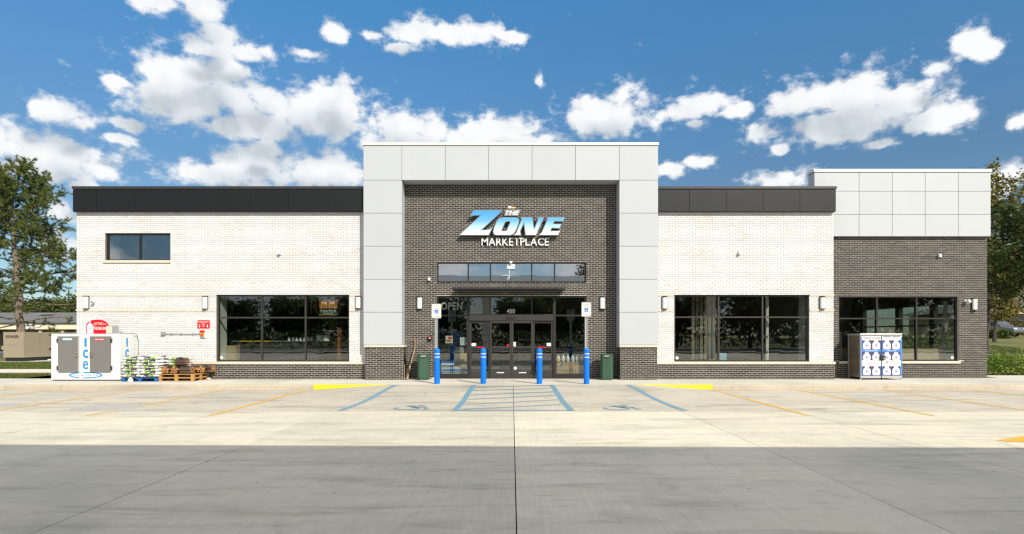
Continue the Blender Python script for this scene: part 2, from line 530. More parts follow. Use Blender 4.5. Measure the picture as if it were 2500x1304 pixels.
def lawn_mat():
    m = bpy.data.materials.new('lawn_turf')
    m.use_nodes = True
    k = NT(m.node_tree)
    b = k.n['Principled BSDF']
    b.inputs['Roughness'].default_value = 0.95
    pos = k.node('ShaderNodeNewGeometry').outputs['Position']
    n = k.noise(pos, 0.35, 6, 0.6)
    n2 = k.noise(pos, 14, 5, 0.7)
    c = k.ramp(n, [(0.3, (0.060, 0.085, 0.016)), (0.55, (0.12, 0.125, 0.030)), (0.75, (0.20, 0.17, 0.055))])
    c = k.mix(1.0, c, k.ramp(n2, [(0.3, (0.6, 0.6, 0.6)), (0.7, (1.3, 1.3, 1.2))]), 'MULTIPLY')
    k.l.new(c, b.inputs['Base Color'])
    MATS['lawn_turf'] = m


lawn_mat()


def sign_gradient():
    """printed face: sky blue at the top of the letters running to white at their foot"""
    m = bpy.data.materials.new('sign_face')
    m.use_nodes = True
    k = NT(m.node_tree)
    b = k.n['Principled BSDF']
    b.inputs['Roughness'].default_value = 0.35
    pos = k.node('ShaderNodeNewGeometry').outputs['Position']
    s = k.node('ShaderNodeSeparateXYZ')
    k.l.new(pos, s.inputs[0])
    z0, z1 = Z(574, 20.46), Z(515, 20.46)
    f = k.math('DIVIDE', k.math('SUBTRACT', s.outputs[2], z0), z1 - z0, clamp=True)
    c = k.ramp(f, [(0.04, (0.68, 0.71, 0.74)), (0.30, (0.42, 0.60, 0.74)), (0.60, (0.12, 0.37, 0.68)), (0.9, (0.06, 0.29, 0.66))])
    k.l.new(c, b.inputs['Base Color'])
    MATS['sign_face'] = m


sign_gradient()


def bag_mat():
    """white woven bag printed with a lime field and a black field"""
    m = bpy.data.materials.new('salt_bag')
    m.use_nodes = True
    k = NT(m.node_tree)
    b = k.n['Principled BSDF']
    b.inputs['Roughness'].default_value = 0.45
    tc = k.node('ShaderNodeTexCoord').outputs['Object']
    s = k.node('ShaderNodeSeparateXYZ')
    k.l.new(tc, s.inputs[0])
    n = k.noise(tc, 18, 3, 0.6)
    rnd = k.node('ShaderNodeObjectInfo').outputs['Random']
    x = k.math('ADD', s.outputs[0], k.math('ADD', k.math('MULTIPLY_ADD', n, 0.08, -0.04), k.math('MULTIPLY_ADD', rnd, 0.14, -0.07)))
    zed = k.math('ADD', s.outputs[2], k.math('MULTIPLY_ADD', k.noise(tc, 9, 3, 0.6), 0.07, -0.035))
    lime = k.math('MULTIPLY', k.math('LESS_THAN', k.math('ABSOLUTE', k.math('ADD', x, 0.10)), 0.066), k.math('GREATER_THAN', zed, 0.028))
    blk = k.math('MULTIPLY', k.math('LESS_THAN', k.math('ABSOLUTE', k.math('SUBTRACT', x, 0.09)), 0.10), k.math('GREATER_THAN', zed, 0.030))
    blk2 = k.math('LESS_THAN', zed, 0.022)
    line = k.math('MULTIPLY', k.math('LESS_THAN', k.math('ABSOLUTE', k.math('SUBTRACT', x, 0.10)), 0.06), k.math('LESS_THAN', k.math('ABSOLUTE', k.math('SUBTRACT', zed, 0.062)), 0.011))
    c = k.mix(lime, (0.62, 0.63, 0.62), (0.25, 0.40, 0.07))
    c = k.mix(blk, c, (0.05, 0.05, 0.06))
    c = k.mix(line, c, (0.7, 0.7, 0.7))
    c = k.mix(k.math('MULTIPLY', blk2, 0.8), c, (0.10, 0.10, 0.115))
    k.l.new(c, b.inputs['Base Color'])
    MATS['salt_bag'] = m


bag_mat()


# ------------------------------------------------------------------ mesh helpers
class MB:
    def __init__(self, mats=()):
        self.v, self.f, self.mi = [], [], []
        self.mats = list(mats)

    def m(self, name):
        if name not in self.mats: self.mats.append(name)
        return self.mats.index(name)

    def add(self, vs, fs, mat):
        o = len(self.v)
        i = self.m(mat)
        self.v.extend(tuple(p) for p in vs)
        for q in fs:
            self.f.append(tuple(o + j for j in q)); self.mi.append(i)
        return self

    def box(self, x0, x1, y0, y1, z0, z1, mat, M=None):
        vs = [Vector((x, y, z)) for x in (x0, x1) for y in (y0, y1) for z in (z0, z1)]
        if M is not None: vs = [M @ p for p in vs]
        return self.add(vs, [(0, 1, 3, 2), (4, 6, 7, 5), (0, 4, 5, 1), (2, 3, 7, 6), (0, 2, 6, 4), (1, 5, 7, 3)], mat)

    def prism(self, pts, o, u, v, n, d, mat, cap=True):
        """polygon pts in the (u,v) frame at o, extruded by d along n"""
        o, u, v, n = Vector(o), Vector(u), Vector(v), Vector(n)
        k = len(pts)
        a = [o + u * p[0] + v * p[1] for p in pts]
        b = [p + n * d for p in a]
        fs = [(i, (i + 1) % k, k + (i + 1) % k, k + i) for i in range(k)]
        if cap: fs += [tuple(range(k))[::-1], tuple(range(k, 2 * k))]
        return self.add(a + b, fs, mat)

    def tube(self, pts, rad, mat, n=8, caps=True):
        pts = [Vector(p) for p in pts]
        if not hasattr(rad, '__len__'): rad = [rad] * len(pts)
        vs, fs = [], []
        for i, p in enumerate(pts):
            a = pts[max(i - 1, 0)]; b = pts[min(i + 1, len(pts) - 1)]
            d = (b - a).normalized()
            s = d.cross(Vector((0, 0, 1)) if abs(d.z) < 0.9 else Vector((1, 0, 0))).normalized()
            q = d.cross(s)
            for j in range(n):
                w = 2 * math.pi * j / n
                vs.append(p + (s * math.cos(w) + q * math.sin(w)) * rad[i])
        for i in range(len(pts) - 1):
            for j in range(n):
                fs.append((i * n + j, i * n + (j + 1) % n, (i + 1) * n + (j + 1) % n, (i + 1) * n + j))
        if caps:
            fs.append(tuple(range(n))[::-1])
            fs.append(tuple((len(pts) - 1) * n + j for j in range(n)))
        return self.add(vs, fs, mat)

    def lathe(self, prof, c, mat, n=20, sx=1.0, sy=1.0):
        """profile of (radius, z) turned round the vertical through c"""
        vs, fs = [], []
        for (r, z) in prof:
            for j in range(n):
                w = 2 * math.pi * (j + 0.5) / n
                vs.append((c[0] + r * math.cos(w) * sx, c[1] + r * math.sin(w) * sy, c[2] + z))
        for i in range(len(prof) - 1):
            for j in range(n):
                fs.append((i * n + j, i * n + (j + 1) % n, (i + 1) * n + (j + 1) % n, (i + 1) * n + j))
        fs.append(tuple(range(n))[::-1])
        fs.append(tuple((len(prof) - 1) * n + j for j in range(n)))
        return self.add(vs, fs, mat)

    def build(self, name, parent=None, o=(0, 0, 0), smooth=False, bevel=0.0):
        me = bpy.data.meshes.new(name)
        ox, oy, oz = o
        me.from_pydata([(a - ox, b - oy, c - oz) for a, b, c in self.v], [], self.f)
        for q in self.mats: me.materials.append(MATS[q])
        me.polygons.foreach_set('material_index', self.mi)
        if smooth:
            me.polygons.foreach_set('use_smooth', [True] * len(me.polygons))
            me.set_sharp_from_angle(angle=R(35))
        me.update()
        ob = bpy.data.objects.new(name, me)
        COL.objects.link(ob)
        if parent is not None:
            ob.parent = parent
        else:
            ob.location = o
        if bevel:
            md = ob.modifiers.new('bevel', 'BEVEL')
            md.width = bevel; md.segments = 2; md.limit_method = 'ANGLE'
        return ob


def tag(o, label=None, cat=None, group=None, kind=None):
    if label: o['label'] = label
    if cat: o['category'] = cat
    if group: o['group'] = group
    if kind: o['kind'] = kind
    return o


def thing(name, label, cat, loc=(0, 0, 0), rotz=0.0, group=None):
    o = bpy.data.objects.new(name, None)
    COL.objects.link(o)
    o.location = loc
    o.rotation_euler = (0, 0, rotz)
    o.empty_display_size = 0.2
    return tag(o, label, cat, group)


def copy_tree(o, parent=None):
    c = o.copy()
    COL.objects.link(c)
    c.parent = parent
    for ch in list(o.children): copy_tree(ch, c)
    return c


def np_mesh(name, verts, faces, mat, parent=None, loc=(0, 0, 0)):
    """fast mesh from numpy arrays; faces all of one size"""
    me = bpy.data.meshes.new(name)
    n, k = faces.shape
    me.vertices.add(len(verts)); me.vertices.foreach_set('co', np.ascontiguousarray(verts, dtype=np.float32).ravel())
    me.loops.add(n * k); me.loops.foreach_set('vertex_index', np.ascontiguousarray(faces, dtype=np.int32).ravel())
    me.polygons.add(n); me.polygons.foreach_set('loop_start', np.arange(0, n * k, k, dtype=np.int32))
    me.materials.append(MATS[mat])
    me.update(calc_edges=True)
    ob = bpy.data.objects.new(name, me)
    COL.objects.link(ob)
    if parent is not None: ob.parent = parent
    else: ob.location = loc
    return ob


_tc = {}


def text_geo(body, bold=0.0, shear=0.0):
    k = (body, bold, shear)
    if k not in _tc:
        cu = bpy.data.curves.new('text', 'FONT')
        cu.body = body
        cu.size = 1.0
        cu.offset = bold
        cu.shear = shear
        cu.extrude = 0.02
        cu.resolution_u = 3
        cu.align_x = 'CENTER'
        ob = bpy.data.objects.new('text', cu)
        COL.objects.link(ob)
        dg = bpy.context.evaluated_depsgraph_get()
        me = bpy.data.meshes.new_from_object(ob.evaluated_get(dg))
        vs = [tuple(v.co) for v in me.vertices]
        fs = [tuple(p.vertices) for p in me.polygons]
        bpy.data.objects.remove(ob); bpy.data.curves.remove(cu); bpy.data.meshes.remove(me)
        _tc[k] = (vs, fs)
    return _tc[k]


def text(mb, body, u0, u1, v0, v1, mat, d=0.004, o=(0, 0, 0), u=(1, 0, 0), v=(0, 0, 1), n=(0, -1, 0), bold=0.0, shear=0.0, keep=False):
    """lettering fitted into the box u0..u1 x v0..v1 of the frame (o,u,v), raised by d along n"""
    vs, fs = text_geo(body, bold, shear)
    xs = [p[0] for p in vs]; ys = [p[1] for p in vs]
    ax, bx, ay, by = min(xs), max(xs), min(ys), max(ys)
    sx, sy = (u1 - u0) / (bx - ax), (v1 - v0) / (by - ay)
    o, u, v, n = Vector(o), Vector(u), Vector(v), Vector(n)
    q = [o + u * (u0 + (p[0] - ax) * sx) + v * (v0 + (p[1] - ay) * sy) + n * (d if p[2] > 0 else 0.0005) for p in vs]
    mb.add(q, fs, mat)


def curve_solid(mb, loops, y_front, depth, mat, offset=0.0):
    """filled outline(s) in the x-z plane (world metres), extruded from y_front back by depth"""
    cu = bpy.data.curves.new('outline', 'CURVE')
    cu.dimensions = '2D'
    cu.fill_mode = 'BOTH'
    cu.extrude = depth / 2
    cu.offset = offset
    for lp in loops:
        sp = cu.splines.new('POLY')
        sp.points.add(len(lp) - 1)
        for i, (a, b) in enumerate(lp): sp.points[i].co = (a, b, 0, 1)
        sp.use_cyclic_u = True
    ob = bpy.data.objects.new('outline', cu)
    COL.objects.link(ob)
    dg = bpy.context.evaluated_depsgraph_get()
    me = bpy.data.meshes.new_from_object(ob.evaluated_get(dg))
    vs = [(v.co.x, y_front + depth / 2 - v.co.z, v.co.y) for v in me.vertices]
    fs = [tuple(p.vertices) for p in me.polygons]
    bpy.data.objects.remove(ob); bpy.data.curves.remove(cu); bpy.data.meshes.remove(me)
    mb.add(vs, fs, mat)


# ================================================================== SETTING
BLD = 0.10                      # level of the walkway and shop floor
KERB_Y = 18.0


def zlot(x, y):
    """parking surface: flat, rising in a flared ramp to the entrance walkway"""
    r = min(1.0, max(0.0, (6.30 - abs(x - 0.03)) / 2.3))
    s = min(1.0, max(0.0, (y - 14.3) / (KERB_Y - 14.3)))
    return -0.05 + 0.1495 * r * s * s * (3 - 2 * s) if s < 1 else -0.05 + 0.1495 * r


def hill(x, y):
    """lawn beyond the right end of the shop climbs towards the house"""
    a = min(1.0, max(0.0, (y - 27.0) / 30.0)) * min(1.0, max(0.0, (x - 15.0) / 8.0))
    return 1.75 * a


def sheet(name, x0, x1, y0, y1, z, mat, n=(1, 1), parent=None, kind=None, thick=0.0):
    nx, ny = n
    mb = MB()
    zf = z if callable(z) else (lambda a, b: z)
    vs = [(x0 + (x1 - x0) * i / nx, y0 + (y1 - y0) * j / ny, 0) for j in range(ny + 1) for i in range(nx + 1)]
    vs = [(a, b, zf(a, b)) for a, b, _ in vs]
    fs = [(j * (nx + 1) + i, j * (nx + 1) + i + 1, (j + 1) * (nx + 1) + i + 1, (j + 1) * (nx + 1) + i) for j in range(ny) for i in range(nx)]
    if thick:
        k = len(vs)
        rim = [i for i in range(nx + 1)] + [j * (nx + 1) + nx for j in range(1, ny + 1)] + [ny * (nx + 1) + i for i in range(nx - 1, -1, -1)] + [j * (nx + 1) for j in range(ny - 1, 0, -1)]
        low = [(vs[i][0], vs[i][1], vs[i][2] - thick) for i in rim]
        m = len(rim)
        fs = fs + [(rim[i], k + i, k + (i + 1) % m, rim[(i + 1) % m]) for i in range(m)]
        vs = vs + low
    mb.add(vs, fs, mat)
    ob = mb.build(name, parent)
    if kind: ob['kind'] = kind
    return ob


sheet('ground', -900, 900, -600, 1500, -0.22, 'lawn_turf', kind='structure')
# --- concrete forecourt, slab by slab
lot = sheet('parking_lot', -60, 60, -14, 18.0, -0.20, 'rubber', kind='structure')
xs = [-60, -45, -34, -26, -21.0, -18.4, -15.8, -13.25, -10.9, -8.75, -6.45, -4.13, 0.04, 3.80, 6.36, 8.92, 11.5, 14.1, 16.7, 19.3, 21.9, 27, 35, 45, 60]
ys = [-14, -5.0, 1.8, 7.49, 12.80, 18.0]
for j in range(len(ys) - 1):
    for i in range(len(xs) - 1):
        far = j < 1
        gx = 0.005 if abs(xs[i] - 0.04) > 0.01 else 0.006
        sheet('concrete_slab', xs[i] + 0.006, xs[i + 1] - 0.006, ys[j] + 0.005, ys[j + 1] - 0.005, zlot, 'stall_concrete' if j == 4 else 'concrete',
              (10, 16) if j == 4 and abs(xs[i] + xs[i + 1]) < 18 else (1, 1), lot, thick=0.10)
# --- walkway, slab by slab, and its kerb
walk = sheet('sidewalk', -40, 40, 18.16, 22.6, -0.06, 'dirt', kind='structure')
wx = [-40, -30, -24, -20.4] + [-18.6 + 1.83 * i for i in range(23)] + [24.5, 30, 40]
for i in range(len(wx) - 1):
    y1 = 22.4 if wx[i] > 17.0 else (20.75 if wx[i + 1] < -15.6 else 21.1)
    sheet('paving_slab', wx[i] + 0.003, wx[i + 1] - 0.003, 18.163, y1, BLD, 'walk_concrete', (1, 1), walk, thick=0.12)
kerb = tag(thing('kerb', None, None), kind='structure')
kx = [-40, -34, -28, -22, -19, -16, -13, -10, -6.26, -3.95, 0.0, 3.95, 6.33, 9.5, 12.6, 15.7, 18.8, 22, 28, 34, 40]
for i in range(len(kx) - 1):
    a, b = kx[i] + 0.003, kx[i + 1] - 0.003
    yel = abs(abs(a + b) / 2 - 5.1) < 0.3
    mb = MB()
    prof = [(0.0, -0.16), (0.16, -0.16), (0.16, BLD), (0.025, BLD), (0.007, BLD - 0.008), (0.0, BLD - 0.026)]
    mb.prism([(p[0], p[1]) for p in prof], (a, KERB_Y, 0), (0, 1, 0), (0, 0, 1), (1, 0, 0), b - a, 'kerb_yellow' if yel else 'kerb_concrete')
    k = mb.build('kerb_stone', kerb)
    if yel: k['label'] = 'kerb stone painted bright yellow'
# --- painted markings
def ground_pt(px, py):
    Y = 14.0
    for _ in range(30):
        x = X(px, Y)
        Y = (H - zlot(x, min(Y, 18.0))) * F / (py - HOR)
    return X(px, Y), Y


def stripe(name, pts, w, mat, along='x', lift=0.004):
    """painted strip through pts; width measured along x (or y)"""
    mb = MB()
    vs, fs = [], []
    n = 24
    (xa, ya), (xb, yb) = pts
    for i in range(n + 1):
        f = i / n
        x, y = xa + (xb - xa) * f, ya + (yb - ya) * f
        for s in (-0.5, 0.5):
            q = (x + s * w, y) if along == 'x' else (x, y + s * w)
            vs.append((q[0], q[1], zlot(q[0], min(q[1], 17.999)) + lift))
    fs = [(2 * i, 2 * i + 1, 2 * i + 3, 2 * i + 2) for i in range(n)]
    mb.add(vs, fs, mat)
    ob = mb.build(name)
    ob['kind'] = 'structure'
    return ob


for x in (-6.42, -9.03, -11.72, -14.42, -17.1, 6.31, 8.97, 11.72, 14.45, 17.1):
    stripe('parking_line', [(x, 17.96), (x, 12.15)], 0.095, 'yellow_line')
stripe('accessible_line', [(-3.66, 17.97), (-3.90, 12.95)], 0.15, 'blue_line')
stripe('accessible_line', [(3.62, 17.97), (3.93, 12.95)], 0.15, 'blue_line')
stripe('aisle_line', [(-1.20, 17.97), (-1.30, 13.06)], 0.15, 'blue_line')
stripe('aisle_line', [(1.24, 17.97), (1.35, 13.06)], 0.15, 'blue_line')
stripe('aisle_line', [(-1.36, 13.0), (1.42, 13.0)], 0.13, 'blue_line', 'y')
for (yl, yr) in ((946.8, 941), (954, 947.5), (964.7, 956.5), (975.5, 965.5), (987.4, 976.3), (999.7, 988)):
    a = ground_pt(1180, yl)[1]; b = ground_pt(1320, yr)[1]
    stripe('aisle_hatch_line', [(-1.15, a), (1.19, b)], 0.11, 'blue_line', 'y', 0.0045)


def wheelchair(cx, cy, sx):
    """leaning wheelchair user painted on the slab"""
    mb = MB()
    def put(poly): mb.add([(cx + sx * a, cy + b, zlot(cx, cy) + 0.005) for a, b in poly], [tuple(range(len(poly)))], 'blue_line')
    n = 26
    for i in range(n):                                   # open wheel ring
        w0, w1 = R(150 + 235 * i / n), R(150 + 235 * (i + 1) / n)
        put([(-0.10 + r * math.cos(w), -0.14 + r * math.sin(w) * 1.0) for r, w in ((0.30, w0), (0.30, w1), (0.21, w1), (0.21, w0))])
    put([(-0.16, 0.30), (-0.02, 0.36), (0.16, 0.02), (0.02, -0.06)])        # trunk
    put([(-0.22, 0.20), (-0.16, 0.32), (0.20, 0.30), (0.22, 0.22), (-0.06, 0.22)])
    put([(0.0, 0.02), (0.14, 0.06), (0.33, 0.05), (0.30, -0.04), (0.04, -0.06)])   # thigh
    put([(0.24, 0.03), (0.33, 0.03), (0.42, -0.34), (0.33, -0.36)])         # shin
    put([(0.16 + 0.085 * math.cos(R(a)), 0.40 + 0.085 * math.sin(R(a))) for a in range(0, 360, 30)])
    ob = mb.build('accessible_symbol')
    ob['kind'] = 'structure'


wheelchair(-2.36, 13.52, 1.05)
wheelchair(2.55, 13.50, 1.05)
mb = MB()
mb.add([(7.84, 9.25, -0.0455), (8.75, 8.80, -0.0455), (8.75, 9.10, -0.0455), (10.4, 9.10, -0.0455), (10.4, 9.42, -0.0455), (8.75, 9.42, -0.0455), (8.75, 9.72, -0.0455)], [tuple(range(7))], 'yellow_line')
mb.build('direction_arrow')['kind'] = 'structure'
for cx, cy, r in ((-9.55, 13.5, 0.74), (-12.45, 13.75, 0.6)):
    mb = MB()
    mb.lathe([(r, 0), (r, 0.012), (r - 0.02, 0.016)], (cx, cy, -0.055), 'tank_patch', 40)
    tag(mb.build('tank_cover', o=(cx, cy, -0.05)), 'round grey tank cover set flush in the concrete ' + ('across a yellow line' if r > 0.7 else 'at the far left edge'), 'tank cover', 'round covers in the forecourt')
# --- lawns, drive and road
sheet('lawn', -90, -19.0, 20.9, 24.0, 0.02, 'lawn_turf', (4, 4), kind='structure')
sheet('path', -90, -15.9, 24.0, 25.2, 0.03, 'dirt', kind='structure')
mb = MB(); mb.box(-90, -16, 25.2, 26.6, -0.1, 0.10, 'walk_concrete'); mb.build('kerb')['kind'] = 'structure'
sheet('lawn', -90, -16, 26.6, 46, 0.06, 'lawn_turf', (4, 4), kind='structure')
sheet('road', -200, -12, 46, 60, 0.05, 'road_grey', kind='structure')
sheet('lawn', 18.2, 120, 22.4, 60, lambda x, y: -0.02 + hill(x, y), 'lawn_turf', (30, 24), kind='structure')
sheet('lawn', 18.2, 200, 60, 160, 1.72, 'lawn_turf', (2, 2), kind='structure')
sheet('road', 17.9, 120, 29.0, 35.5, lambda x, y: 0.02 + hill(x, y), 'road_grey', (30, 8), kind='structure')
sheet('road', -120, 120, -34, -22, -0.08, 'road_grey', kind='structure')
sheet('path', -120, 120, -20.5, -18.6, -0.03, 'walk_concrete', kind='structure')


def blades(name, n, x0, x1, y0, y1, z, h, w, mat, label):
    """grass as single blades"""
    p = np.stack([rng.uniform(x0, x1, n), rng.uniform(y0, y1, n), np.zeros(n)], 1)
    p[:, 2] = [z(a, b) if callable(z) else z for a, b in p[:, :2]]
    hh = h * rng.uniform(0.5, 1.3, n)[:, None]
    a = rng.uniform(0, 2 * np.pi, n)
    s = np.stack([np.cos(a), np.sin(a), np.zeros(n)], 1) * w
    lean = np.concatenate([rng.normal(0, 0.35, (n, 2)), np.ones((n, 1))], 1) * hh
    v = np.stack([p - s, p + s, p + lean], 1).reshape(-1, 3)
    ob = np_mesh(name, v, np.arange(3 * n).reshape(-1, 3), mat)
    tag(ob, label, 'grass', kind='stuff')


blades('grass', 22000, -34, -18.5, 26.7, 34, 0.06, 0.10, 0.012, 'grass_blades', 'mown green grass strip in front of the generator')
blades('grass', 8000, -26, -19.0, 20.95, 23.9, 0.02, 0.10, 0.012, 'grass_blades', 'green grass edge left of the walkway')
blades('grass', 26000, 19, 36, 35.6, 56, lambda x, y: hill(x, y) - 0.02, 0.12, 0.02, 'grass_blades', 'sunlit lawn rising to the brick house')

# ================================================================== THE SHOP
BY = 20.43                       # white brick face
DY = 20.67                       # dark brick face behind the portal
PY = 20.10                       # portal face
WY = 21.00                       # dark brick face of the right wing
BO = (0, BY, BLD)
shop = thing('store_building', 'modern brick convenience store with silver panel portal and dark roof band', 'store', BO)


def sbuild(mb, name, parent=None, **kw):
    return mb.build(name, parent or shop, BO, **kw)


COURSE, BPITCH = 0.0677, 0.2032


def regions(x0, x1, z0, z1, holes):
    """wall rectangle minus rectangular holes, as rectangles"""
    xsx = sorted({x0, x1, *[h[0] for h in holes], *[h[1] for h in holes]})
    out = []
    for a, b in zip(xsx, xsx[1:]):
        if b <= x0 or a >= x1: continue
        spans = [(z0, z1)]
        for h in holes:
            if h[0] < b - 1e-6 and h[1] > a + 1e-6:
                nxt = []
                for (s, e) in spans:
                    if h[3] <= s or h[2] >= e: nxt.append((s, e)); continue
                    if h[2] > s: nxt.append((s, h[2]))
                    if h[3] < e: nxt.append((h[3], e))
                spans = nxt
        out += [(a, b, s, e) for s, e in spans if e - s > 1e-4]
    return out


def brick_rects(x0, x1, z0, z1, holes, off=0.0):
    """bricks of a running bond, clipped to the wall and its openings"""
    res = []
    g = 0.0056
    for r in range(int((z1 - z0) / COURSE) + 2):
        a, b = z0 + r * COURSE, z0 + (r + 1) * COURSE
        if a > z1 - 0.012: break
        zb, zt = a + g, min(b - g, z1)
        cut = [(h[0], h[1]) for h in holes if h[2] < zb + 0.02 and h[3] > zt - 0.02]
        part = [h for h in holes if not (h[2] < zb + 0.02 and h[3] > zt - 0.02) and h[2] < zt and h[3] > zb]
        sh = (off + (BPITCH / 2 if r % 2 else 0.0)) % BPITCH
        x = x0 - sh
        while x < x1:
            p, q = max(x + g, x0), min(x + BPITCH - g, x1)
            x += BPITCH
            segs = [(p, q)]
            for (c, d) in cut:
                nxt = []
                for (s, e) in segs:
                    if d <= s or c >= e: nxt.append((s, e)); continue
                    if c > s: nxt.append((s, c))
                    if d < e: nxt.append((d, e))
                segs = nxt
            for (s, e) in segs:
                if e - s < 0.012: continue
                zz0, zz1 = zb, zt
                for h in part:
                    if h[0] < e and h[1] > s:
                        if h[2] > zb: zz1 = min(zz1, h[2])
                        else: zz0 = max(zz0, h[3])
                if zz1 - zz0 > 0.008: res.append((s, e, zz0, zz1))
    return res


def brick_front(mb, r, Y, mat, proud):
    s, e, a, b = r
    y0, y1 = Y - proud, Y + 0.012
    mb.add([(s, y0, a), (e, y0, a), (e, y0, b), (s, y0, b), (s, y1, a), (e, y1, a), (e, y1, b), (s, y1, b)],
           [(0, 1, 2, 3), (0, 4, 5, 1), (1, 5, 6, 2), (2, 6, 7, 3), (3, 7, 4, 0)], mat)


def brick_wall(name, x0, x1, z0, z1, Y, holes, bmat, mmat, thick=0.30, off=0.0, each=False, label=None, lining='interior_wall'):
    """mortar body with openings (part) carrying its bricks (sub-parts)"""
    mb = MB()
    for (a, b, c, d) in regions(x0, x1, z0, z1, holes):
        mb.box(a, b, Y + 0.006, Y + thick, c, d, mmat)
    w = sbuild(mb, name)
    if label: w['label'] = label
    rects = brick_rects(x0, x1, z0, z1, holes, off)
    if each:
        shared = {}
        for (s, e, a, b) in rects:
            key = (round(e - s, 3), round(b - a, 3))
            if key not in shared:
                q = MB(); brick_front(q, (0, e - s, 0, b - a), 0, bmat, 0.0)
                shared[key] = sbuild_mesh(q, 'brick')
            o = bpy.data.objects.new('brick', shared[key])
            COL.objects.link(o)
            o.parent = w
            o.location = (s - BO[0], Y + random.uniform(-0.0015, 0.0015) - BO[1], a - BO[2])
    else:
        q = MB()
        for r in rects: brick_front(q, r, Y, bmat, random.uniform(-0.0015, 0.0015))
        bo = sbuild(q, 'brickwork', w)
        bo['kind'] = 'stuff'
    return w


def sbuild_mesh(mb, name):
    me = bpy.data.meshes.new(name)
    me.from_pydata(mb.v, [], mb.f)
    for q in mb.mats: me.materials.append(MATS[q])
    me.polygons.foreach_set('material_index', mb.mi)
    me.update()
    return me


def rect(px0, px1, py0, py1, Y):
    return (X(px0, Y), X(px1, Y), Z(py1, Y), Z(py0, Y))


WL = rect(528, 852.5, 719.5, 883, BY)            # left display window
WU = rect(256.5, 416, 569.5, 636.5, BY)          # small upper window
WR = rect(1646, 1976, 719.7, 883.3, BY)          # right display window
WW = rect(2048, 2341, 723, 882, WY)              # wing window
WD = (X(1065, DY), X(1432, DY), BLD, Z(722, DY))  # entrance
WS = rect(1066, 1431.5, 639.5, 690, DY)          # strip window over the entrance
ZP = Z(889, BY)                                  # top of dark plinth
ZC = Z(883, BY)                                  # top of plinth cap
XL, XR = X(187, BY), X(2035, BY)
PXL0, PXL1, PXR0, PXR1 = X(887, PY), X(981, PY), X(1512, PY), X(1607, PY)
PTOP, PBEAM, PFOOT = Z(348, PY), Z(440, PY), Z(842.5, PY)
PARB, PART = Z(516.5, 20.28), Z(455, 20.28)

# white walls and their plinths
brick_wall('brick_wall', XL, PXL0 + 0.05, ZC, PARB + 0.35, BY, [WL, WU], 'white_brick', 'white_mortar', label='left wall of pale cream brick')
brick_wall('brick_wall', PXR1 - 0.05, XR, ZC, PARB + 0.35, BY, [WR], 'white_brick', 'white_mortar', off=0.06, label='right wall of pale cream brick')
brick_wall('plinth', XL - 0.01, PXL0 + 0.05, BLD - 0.03, ZP, BY - 0.055, [], 'dark_brick', 'light_mortar', label='dark brick plinth below the cream wall')
brick_wall('plinth', PXR1 - 0.05, XR + 0.02, BLD - 0.03, ZP, BY - 0.055, [], 'dark_brick', 'light_mortar', off=0.08, label='dark brick plinth below the cream wall')
# dark walls
brick_wall('brick_wall', PXL1 - 0.05, PXR0 + 0.05, BLD - 0.03, PBEAM + 0.1, DY, [WD, WS], 'dark_brick', 'light_mortar', label='dark brown brick wall inside the portal')
WXR = X(2410, WY)
brick_wall('brick_wall', XR - 0.02, WXR, BLD - 0.03, Z(577, 20.85) + 0.3, WY, [WW], 'dark_brick', 'light_mortar', off=0.05, label='dark brown brick wall of the right wing')
# portal piers, brick by brick
P0L, P1L = X(891, PY + 0.02), X(984.5, PY + 0.02)
P0R, P1R = X(1514, PY + 0.02), X(1604.5, PY + 0.02)
ZPF = PFOOT - 0.075
for (a, b) in ((P0L, P1L), (P0R, P1R)):
    w = brick_wall('pier', a, b, BLD - 0.03, ZPF, PY + 0.02, [], 'dark_brick', 'light_mortar', thick=0.57, each=True)
    mb = MB()
    mid = (a + b) / 2
    for (s, e) in ((a - 0.03, a + 0.13), (a + 0.133, b - 0.17), (b - 0.167, b + 0.03)):
        q = MB(); q.box(s, e, PY - 0.02, DY - 0.006, ZPF, PFOOT - 0.004, 'limestone')
        sbuild(q, 'cap_stone', w, bevel=0.006)
    # the inner return of each pier, facing the doors
    q = MB()
    for r in brick_rects(PY + 0.03, DY - 0.004, BLD - 0.03, ZPF - 0.002, []):
        s, e, c, d = r
        xf = b + 0.001 if b < 0 else a - 0.001
        sg = 1 if b < 0 else -1
        q.add([(xf + sg * 0.006, s, c), (xf + sg * 0.006, e, c), (xf + sg * 0.006, e, d), (xf + sg * 0.006, s, d),
               (xf - sg * 0.004, s, c), (xf - sg * 0.004, e, c), (xf - sg * 0.004, e, d), (xf - sg * 0.004, s, d)],
              [(0, 1, 2, 3), (0, 4, 5, 1), (1, 5, 6, 2), (2, 6, 7, 3), (3, 7, 4, 0)], 'dark_brick')
    sbuild(q, 'brickwork', w)['kind'] = 'stuff'


# stone bands, sills and lintels: stone by stone
def stones(name, x0, x1, z0, z1, Y, proud, cuts, parent=None):
    e = sorted([x0, x1] + [c for c in cuts if x0 < c < x1])
    for a, b in zip(e, e[1:]):
        mb = MB()
        mb.box(a + 0.0015, b - 0.0015, Y - proud, Y + 0.05, z0, z1, 'limestone')
        sbuild(mb, name, parent, bevel=0.005)


